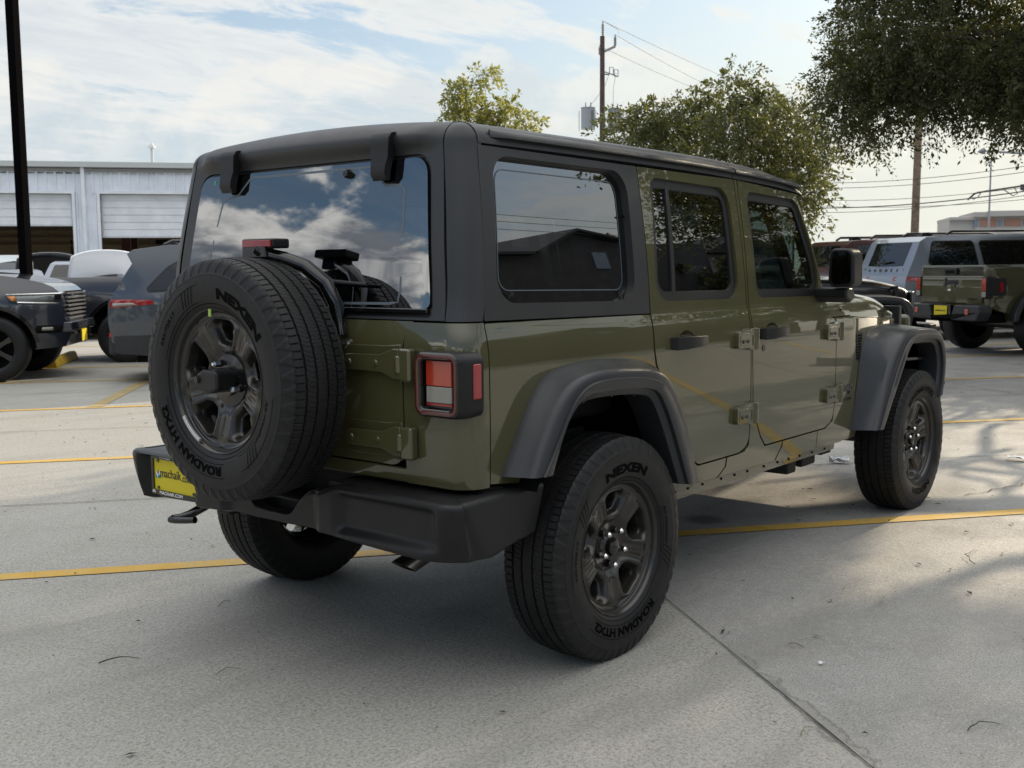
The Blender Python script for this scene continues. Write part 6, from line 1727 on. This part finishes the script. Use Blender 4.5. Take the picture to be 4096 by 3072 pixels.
    MB().box((1.6, 0, .46), (5.2, 1.5, .14)).build('underbody', 'void_black', root)
    for x in (0, 3.67): MB().box((x, 0, .70), (1.14, 1.32, .56)).build('wheel_house', 'void_black', root)


def navy_pickup():
    root = empty('pickup_truck'); at(root, -2.72, 13.95)
    tag(root, 'dark navy pickup bed and rear wheel behind the slate grey suv', 'pickup')
    wz = interp([.3, .6, .95, 1.1, 1.25, 1.4, 1.95], [.94, .985, .985, .965, .93, .84, .66])
    def W(x, z): return wz(z)-.12*max(0, (-.9-x)/.45)**2
    out = [(-1.28, .55), (-1.32, 1.24), (-1.28, 1.28), (.95, 1.30), (1.06, 1.40), (1.20, 1.92), (1.6, 1.97), (2.6, 1.95), (3.3, 1.42), (4.4, 1.30), (4.9, 1.1), (4.95, .5)]+arc_pts(4.0, .42, .50)+[(3.4, .42), (.6, .42)]+arc_pts(0, .42, .52)+[(-.62, .52)]
    shell('body', out, W, 'navy_paint', root, lin(-1.2, 4.6, 16), [.6, .8, 1.0, 1.1, 1.2, 1.26, 1.4, 1.6, 1.8], .04)
    side_glass('window', [(1.20, 1.42, .03), (2.02, 1.42, .03), (2.06, 1.86, .04), (1.32, 1.86, .05)], W, root)
    for s in (-1, 1):
        panel('wheel_arch_trim', [p for p in arc_pts(0, .42, .575, 174, 6)]+[p for p in arc_pts(0, .42, .52, 6, 174)], on_side(W, s, .006), 'gloss_black', root, us=lin(-.4, .4, 5), out=(0, s, 0), thick=.02, bevel=.004)
        MB().box((-1.28, s*.86, 1.05), (.10, .14, .30)).build('tail_light', 'brake_red', root, bevel=.01)
        for x in (0, 4.0): bg_wheel(root, x, s*.85, .40, 'rim_black')
    MB().box((-1.33, 0, .60), (.18, 1.7, .18)).build('rear_bumper', 'cladding', root, bevel=.03)
    MB().box((-1.42, 0, .47), (.30, .10, .06)).build('tow_hitch', 'gloss_black', root, bevel=.01)
    MB().box((1.6, 0, .50), (5.2, 1.5, .14)).build('underbody', 'void_black', root)
    for x in (0, 4.0): MB().box((x, 0, .72), (1.16, 1.32, .56)).build('wheel_house', 'void_black', root)


def light_roof_car():
    root = empty('hatchback'); p = far(194, 640, 25.5); root.location = (p.x, p.y, 0); root.rotation_euler = (0, 0, R(52))
    tag(root, 'small car with shining pale roof and dark rear window beyond the navy pickup bed', 'car')
    wz = interp([.3, .6, 1.0, 1.15, 1.3, 1.6], [.84, .90, .90, .87, .82, .66])
    def W(x, z): return wz(z)-.16*max(0, (-.4-x)/.5)**2-.2*max(0, (x-3.0)/.8)**2
    out = [(-.85, .4), (-.90, .95), (-.80, 1.10), (-.45, 1.55), (-.10, 1.60), (1.2, 1.61), (2.1, 1.1), (3.1, 1.0), (3.5, .8), (3.5, .4)]+arc_pts(2.65, .34, .40)+[(2.2, .28), (.5, .28)]+arc_pts(0, .34, .42)+[(-.5, .38)]
    shell('body', out, W, 'silver_paint', root, lin(-.7, 3.3, 12), [.5, .8, 1.0, 1.1, 1.3, 1.42, 1.55], .04)
    panel('rear_window', rp([(-.72, 1.13, .05), (.72, 1.13, .05), (.60, 1.52, .05), (-.60, 1.52, .05)]), lambda y, z: (-.78+(z-1.11)*.76-.015, y, z), 'bg_glass', root, vs=(1.2, 1.4), us=(0,), out=(-1, 0, 0), thick=0)
    side_glass('window', [(-.30, 1.14, .03), (.52, 1.14, .03), (.52, 1.53, .03), (-.14, 1.52, .08)], W, root)
    side_glass('window', [(.64, 1.14, .03), (1.85, 1.14, .04), (1.25, 1.53, .06), (.64, 1.53, .03)], W, root)
    for s in (-1, 1):
        MB().box((-.84, s*.70, .98), (.10, .22, .14)).build('tail_light', 'brake_red', root, bevel=.02)
        for x in (0, 2.65): bg_wheel(root, x, s*.78, .34)


def open_hood_car(nm, dx, dy, dist, rz, paint, label, hood_w=.80, h=1.0, open_=True):
    root = empty(nm); p = far(dx, dy, dist); root.location = (p.x, p.y, -.1); root.rotation_euler = (0, 0, rz)
    tag(root, label, 'car')
    wz = interp([.3, .6, .9, 1.0, 1.45], [.82, .88, .88, .84, .60])
    def W(x, z): return wz(z)-.25*max(0, (x-3.0)/.7)**2-.2*max(0, (-.5-x)/.5)**2
    top = 1.45*h
    out = [(-.9, .4), (-.95, .95), (-.7, 1.02), (-.2, top-.05), (.6, top), (1.3, top-.02), (2.1, 1.0), (3.0, .92), (3.55, .78), (3.6, .4)]+arc_pts(2.7, .33, .39)+[(2.2, .28), (.5, .28)]+arc_pts(0, .33, .40)+[(-.5, .36)]
    shell('body', out, W, paint, root, lin(-.8, 3.4, 12), [.5, .75, .95, 1.02, 1.15, 1.3, 1.4], .04)
    side_glass('window', [(-.15, 1.03, .03), (.62, 1.03, .03), (.62, top-.10, .03), (.10, top-.10, .08)], W, root)
    side_glass('window', [(.70, 1.03, .03), (1.75, 1.03, .05), (1.22, top-.10, .08), (.70, top-.09, .03)], W, root)
    panel('windscreen', rp([(-.66, 1.05, .05), (.66, 1.05, .05), (.52, top-.06, .05), (-.52, top-.06, .05)]), lambda y, z: (2.1-(z-1.0)*.8/(top-1.02)+.012, y, z), 'bg_glass', root, us=(0,), vs=(1.2,), out=(1, 0, 0), thick=0)
    for s in (-1, 1):
        for x in (0, 2.7): bg_wheel(root, x, s*.78, .33)
        MB().box((3.50, s*.58, .72), (.12, .26, .12)).build('headlight', 'lamp_clear', root, bevel=.03)
    if open_:
        def hf(u, v):                                            # raised bonnet: hinged at the scuttle, bowed across
            a = R(58); L = 1.05*v; w = hood_w*(1-.16*v*v)
            return (2.05+L*math.cos(a)+.10*(1-u*u)*math.sin(a)*-1, u*w, 1.0+L*math.sin(a)*1.0-.14*abs(u)**2.5+.02)
        hd = MB().grid(hf, lin(-1, 1, 17), lin(0, 1, 9)).build('raised_hood', paint, root, ang=180)
        md = hd.modifiers.new('thick', 'SOLIDIFY'); md.thickness = .035
        MB().tube([(2.9, .6, .92), (2.5, .6, 1.7)], .012, 6).build('hood_prop', 'gloss_black', root)
    return root


def silver_suv(paint, t, n, label, rz=0.0, letters=True):
    root = empty('sport_utility'); at(root, t, n, rz); tag(root, label, 'suv')
    wz = interp([.3, .6, 1.0, 1.15, 1.30, 1.6, 1.88, 1.95], [.96, 1.0, 1.0, .99, .955, .89, .81, .76])
    def W(x, z): return wz(z)-.16*max(0, (-.65-x)/.5)**2-.3*max(0, (x-3.3)/.9)**2
    out = [(-1.0, .45), (-1.13, .55), (-1.17, .85), (-1.14, 1.12), (-1.08, 1.28), (-.86, 1.80), (-.72, 1.885), (-.30, 1.915), (1.2, 1.94), (2.1, 1.88), (2.95, 1.32), (4.0, 1.22), (4.25, 1.0), (4.28, .5)]+arc_pts(3.2, .40, .47)+[(2.6, .35), (.55, .35)]+arc_pts(0, .40, .48)+[(-.6, .42)]
    b = shell('body', out, W, paint, root, lin(-1.05, 4.1, 18), [.5, .8, 1.0, 1.12, 1.2, 1.3, 1.45, 1.6, 1.75, 1.86, 1.91], .04)
    def RX(z): return float(np.interp(z, [.85, 1.12, 1.28, 1.80], [-1.17, -1.14, -1.08, -.86]))
    rw = panel('rear_window', rp([(-.82, 1.36, .06), (.82, 1.36, .06), (.74, 1.79, .05), (-.74, 1.79, .05)]), lambda y, z: (RX(z)-.012+.05*abs(y)**3, y, z), 'bg_glass', root, us=lin(-.7, .7, 7), vs=(1.45, 1.6, 1.7), out=(-1, 0, 0), thick=0)
    MB().prism([(-.26, 1.445), (.02, 1.425), (.26, 1.448), (.02, 1.405)], 'x', RX(1.43)-.05, RX(1.43)-.015).build('rear_wiper', 'black_plastic', rw)
    side_glass('window', [(-.74, 1.40, .06), (-.50, 1.325, .12), (.28, 1.30, .04), (.20, 1.80, .06), (-.62, 1.79, .06)], W, root)
    side_glass('window', [(.42, 1.30, .05), (1.40, 1.30, .04), (1.38, 1.81, .05), (.34, 1.80, .05)], W, root)
    side_glass('window', [(1.50, 1.30, .04), (2.70, 1.32, .06), (2.12, 1.78, .1), (1.48, 1.81, .04)], W, root)
    for s in (-1, 1):
        panel('tail_light', rp([(-1.15, 1.08, .015), (-.62, 1.10, .03), (-.62, 1.165, .02), (-1.12, 1.17, .015)]), on_side(W, s, .006), 'brake_red', root, us=lin(-1.1, -.65, 6), out=(0, s, 0), thick=.012, bevel=.003)
        panel('tail_light_inner', rp([(s*.42, 1.09, .01), (s*.90, 1.08, .01), (s*.90, 1.17, .01), (s*.42, 1.16, .01)]), lambda y, z: (RX(z)-.010+.06*abs(y)**3, y, z), 'brake_red', root, us=lin(-.9, .9, 13), out=(-1, 0, 0), thick=0)
        MB().tube([(-.25, s*.70, 1.925), (-.15, s*.705, 1.985), (1.6, s*.705, 2.0), (1.95, s*.70, 1.93)], .028, 8).build('roof_rail', 'gloss_black', root)
        for x in (0, 3.2): bg_wheel(root, x, s*.90, .42)
    MB().prism([(-.34, 1.91), (-.06, 1.925), (-.16, 1.995), (-.30, 1.99)], 'y', -.05, .05).build('antenna_fin', 'gloss_black', root, bevel=.015)
    MB().box((-1.12, 0, .56), (.14, 1.7, .30)).build('rear_bumper', 'cladding', root, bevel=.04)
    if letters:
        mb = MB()
        for i, ch in enumerate('WAGONEER'):
            y = .66-.1886*i; z = 1.255; text_on(mb, ch, (RX(z)-.008+.05*abs(y)**3, y+.025, z), (0, -1, 0), (.38, 0, 1), .052, bold=.03, depth=.006)
        mb.build('tailgate_lettering', 'gloss_black', b, smooth=False, recalc=False)
    return root


def olive_pickup():
    root = empty('pickup_truck'); root.location = (15.22, 1.93, 0); root.rotation_euler = (0, 0, R(-35))
    tag(root, 'olive green pickup truck showing its tailgate and yellow plate at the right edge', 'pickup')
    wz = interp([.5, .7, 1.0, 1.15, 1.30, 1.37, 1.8], [.79, .80, .805, .805, .80, .785, .70])
    def W(x, z): return wz(z)-.05*max(0, (-.92-x)/.08)**2
    out = [(-.98, .74), (-1.0, 1.0), (-1.0, 1.33), (-.98, 1.365), (1.32, 1.385), (1.38, 1.42), (1.50, 1.84), (1.9, 1.87), (3.3, 1.85), (3.75, 1.27), (4.9, 1.18), (5.0, .8), (4.7, .55)]+arc_pts(4.18, .46, .46)+[(3.6, .5), (.55, .5)]+arc_pts(0, .46, .50)+[(-.55, .62)]
    shell('body', out, W, 'paint', root, lin(-.9, 4.0, 14), [.6, .8, 1.0, 1.15, 1.25, 1.33, 1.36, 1.5, 1.7], .030)
    side_glass('window', [(1.50, 1.40, .04), (2.30, 1.38, .04), (2.30, 1.78, .05), (1.60, 1.78, .05)], W, root)
    side_glass('window', [(2.40, 1.36, .04), (3.45, 1.34, .06), (3.20, 1.76, .08), (2.40, 1.78, .04)], W, root)
    tg = panel('tailgate', rp([(-.715, .79, .02), (.715, .79, .02), (.715, 1.345, .02), (-.715, 1.345, .02)]), lambda y, z: (-1.012+(.012 if z > 1.15 else 0)*sstep(1.15, 1.2, z), y, z), 'paint', root, us=(0,), vs=(1.0, 1.14, 1.16, 1.18, 1.2), out=(-1, 0, 0), thick=.02, bevel=.006)
    h = MB().prism(rp([(-.155, 1.325, .01), (.155, 1.325, .01), (.12, 1.215, .02), (-.145, 1.215, .02)]), 'x', -1.035, -1.0).build('tailgate_handle', 'black_plastic', tg, bevel=.008)
    MB().box((-1.037, 0, 1.262), (.006, .20, .045)).build('handle_grip', 'void_black', h)
    mb = MB(); text_on(mb, 'Jeep', (-1.014, .0, 1.035), (0, -1, 0), (0, 0, 1), .135, bold=.03, depth=.008, width=.33, center=True); mb.build('tailgate_lettering', 'black_print', tg, smooth=False, recalc=False)
    mb = MB(); text_on(mb, 'GLADIATOR', (-1.014, -.42, .845), (0, -1, 0), (0, 0, 1), .022, bold=.01, depth=.003, width=.20); mb.build('model_lettering', 'black_print', tg, smooth=False, recalc=False)
    MB().box((-1.016, .03, .985), (.006, .07, .03)).build('white_tag', 'white_print', tg)
    for s in (-1, 1):
        pod = MB().box((-.965, s*.775, 1.03), (.13, .115, .33)).build('tail_light', 'black_plastic', root, bevel=.02, segs=3)
        MB().box((-1.034, s*.775, 1.07), (.014, .088, .19)).build('brake_lens', 'lamp_red', pod, bevel=.01)
        MB().box((-1.034, s*.775, .925), (.014, .088, .08)).build('reverse_lens', 'lamp_clear', pod, bevel=.008)
        MB().box((-.80, s*.815, 1.04), (.26, .03, .26)).build('light_pod_side', 'black_plastic', pod, bevel=.01)
        MB().box((-.77, s*.833, 1.04), (.07, .012, .14)).build('side_marker', 'brake_red', pod)
        panel('rear_flare', [p for p in arc_pts(0, .46, .60, 176, 4)]+[p for p in arc_pts(0, .46, .50, 4, 176)], on_side(W, s, .13), 'flare_plastic', root, us=lin(-.4, .4, 5), out=(0, s, 0), thick=.13, bevel=.03)
        for x in (0, 4.18): bg_wheel(root, x, s*.82, .43, 'rim_black')
        MB().box((-1.185, s*.60, .66), (.02, .075, .085)).build('reflector', 'lamp_red', root, bevel=.01)
    bp_ = MB().prism(rp([(.86, .76, .03), (.30, .76), (.22, .55), (-.22, .55), (-.30, .76), (-.86, .76, .03), (-.88, .66, .03), (-.80, .53, .05), (.80, .53, .05), (.88, .66, .03)]), 'x', -1.18, -.95).build('rear_bumper', 'cladding', root, bevel=.02)
    pl = MB().box((-1.14, .06, .665), (.01, .305, .155)).build('number_plate', 'plate_yellow', root)
    MB().box((-1.125, .06, .665), (.012, .44, .20)).build('plate_frame', 'gloss_black', pl)
    mb = MB(); text_on(mb, 'machaik.com', (-1.147, .06, .655), (0, -1, 0), (0, 0, 1), .030, bold=.01, depth=.001, width=.24, center=True); mb.build('plate_lettering', 'black_print', pl, smooth=False, recalc=False)
    MB().box((1.2, 0, .56), (4.4, 1.3, .14)).build('underbody', 'void_black', root)
    MB().cyl((0, -.7, .43), (0, .7, .43), .06).build('axle', 'underbody', root)


def black_offroader():
    """same kind of off-roader in black, nose toward the olive pickup; shares the near one's meshes"""
    root = empty('off_road_suv'); at(root, 3.25, 7.86)
    tag(root, 'black off-roader whose hood and flare show past the olive one\'s mirror', 'off-roader')
    skip = ('number_plate', 'tow_hook', 'side_mirror')
    def cp(o, par):
        if o.name.split('.')[0] in skip: return
        c = o.copy(); COL.objects.link(c); c.parent = par
        if o.type == 'MESH':
            for i, sl in enumerate(o.material_slots):
                if sl.material and sl.material.name in ('paint', 'tailgate_paint'):
                    c.material_slots[i].link = 'OBJECT'; c.material_slots[i].material = MAT['black_paint']
        for ch in o.children: cp(ch, c)
    for ch in list(jeep.children): cp(ch, root)


def small_things():
    rnd = random.Random(5)
    def stop(t, n, lb):
        o = MB().prism([(-.085, 0), (.085, 0), (.065, .085), (.045, .12), (-.045, .12), (-.065, .085)], 'y', 0, 1.8).build('wheel_stop', 'yellow_curb', bevel=.01); o.location = tn(t, n); o.rotation_euler = (0, 0, R(-38)); tag(o, lb, 'wheel stop', 'yellow wheel stops')
    stop(-3.66, 12.30, 'yellow concrete wheel stop between the dark pickup and the slate grey suv')
    stop(-4.75, 10.75, 'yellow concrete wheel stop half hidden under the dark pickup')
    def scrap(nm, loc, s, lb, cat, m, seed):
        r = random.Random(seed); vs = []; n = 5
        for i in range(n):
            for j in range(n): vs.append(((i/(n-1)-.5)*s[0]+r.uniform(-.004, .004), (j/(n-1)-.5)*s[1]+r.uniform(-.004, .004), .008+r.random()*s[2]))
        o = MB().add(vs, [(i*n+j, i*n+j+1, (i+1)*n+j+1, (i+1)*n+j) for i in range(n-1) for j in range(n-1)]).build(nm, m, smooth=False); o.location = loc; o.rotation_euler = (0, 0, r.uniform(0, 3)); tag(o, lb, cat)
        md = o.modifiers.new('thick', 'SOLIDIFY'); md.thickness = .001
    g = lambda dx, dy: (lambda d: CAM+d*(-CAM.z/d.z))(camdir(dx, dy))
    scrap('paper_scrap', g(1812, 1001), (.13, .07, .05), 'crumpled white paper scrap on the pavement behind the front wheel', 'litter', 'paper', 1)
    scrap('paper_cup_lid', g(2203, 996), (.16, .10, .03), 'white flattened wrapper on the pavement at the right edge', 'litter', 'paper', 2)
    scrap('paper_flake', g(1774, 1437), (.016, .014, .006), 'tiny white flake on bare pavement right of the rear wheel', 'litter', 'paper', 3)
    def twig(a, b, r, lb, c='bark', bend=.01):
        A, B = g(*a), g(*b); pts = []
        for i in range(7):
            t = i/6; p = A.lerp(B, t); p.z = .006+.010*math.sin(t*math.pi)*(1+.0*t); d = (B-A).normalized(); p += Vector((-d.y, d.x, 0))*bend*math.sin(t*math.pi)*(1 if i % 2 else .6); pts.append(p)
        tag(MB().tube(pts, [r, r, r*.9, r*.8, r*.7, r*.6, r*.4], 6).build('twig', c), lb, 'twig', 'twigs on the pavement')
    mat('pale_twig', (.20, .16, .11), .8); mat('dark_twig', (.025, .02, .016), .8)
    twig((213, 1436), (300, 1425), .0026, 'long dark twig lying at the lower left of the pavement', 'dark_twig')
    twig((473, 1313), (500, 1302), .002, 'short pale twig behind the far rear tyre', 'pale_twig')
    twig((466, 1462), (522, 1449), .002, 'pale bent twig in the shade left of centre', 'pale_twig', .02)
    twig((2090, 1582), (2160, 1568), .0018, 'thin grey twig at the lower right corner', 'dark_twig', .02)
    twig((2106, 1221), (2110, 1192), .002, 'curled brown twig on the sunlit pavement at right', 'bark', .05)
    twig((1730, 1592), (1757, 1576), .002, 'pale twig beside the crumbled joint', 'pale_twig')
    twig((1735, 1400), (1700, 1394), .0025, 'small pale twig right of the rear tyre', 'pale_twig', .01)
    # leaf litter
    rg = np.random.default_rng(9); n = 3600
    x = rg.uniform(-2.6, 10, n); y = rg.uniform(-4, 8, n); k = rg.random(n)
    mb = MB()
    for i in range(n):
        s = .003+.022*k[i]**6; a = rg.uniform(0, 6.28); ca, sa = math.cos(a)*s, math.sin(a)*s; z = .0075
        mb.add([(x[i]-ca, y[i]-sa, z), (x[i]+sa*.35, y[i]-ca*.35, z+.004), (x[i]+ca, y[i]+sa, z), (x[i]-sa*.35, y[i]+ca*.35, z+.002)], [(0, 1, 2, 3)], int(rg.random() < .45))
    tag(mb.build('leaf_litter', ['dark_twig', 'pale_twig'], smooth=False, recalc=False), kind='stuff')
    # planting island round the big oak
    mb = MB(); mb.prism(rp([(11.4, -5.2, .5), (15, -5.2, .5), (15, -2.2, .5), (11.4, -2.2, .5)], 8), 'z', 0, .14)
    mat('kerb_concrete', (.30, .29, .27), .8, vary=.2, vscale=6, bump=.4, bscale=90)
    tag(mb.build('planting_kerb', 'kerb_concrete', bevel=.02), kind='structure')


slate_suv(); dark_pickup(); navy_pickup(); light_roof_car(); olive_pickup()
silver_suv('silver_paint', 11.85, 14.35, 'silver sport utility with dark glass standing behind the olive pickup')
silver_suv('red_paint', 11.9, 17.0, 'dark red sport utility showing left of the silver one', letters=False)
open_hood_car('sedan', 232, 640, 27, R(240), 'white_paint', 'white car with its hood raised in front of the building')
open_hood_car('sedan', 128, 640, 30, R(238), 'black_paint', 'black car with its hood raised in the dark of the workshop door', h=1.1)
open_hood_car('sedan', 62, 640, 31, R(40), 'slate_paint', 'blue grey car behind the black light pole', h=1.22, open_=False)
open_hood_car('sedan', 20, 640, 24, R(70), 'silver_paint', 'silver roofed car at the left edge behind the dark pickup', h=1.06, open_=False)
black_offroader()
small_things()
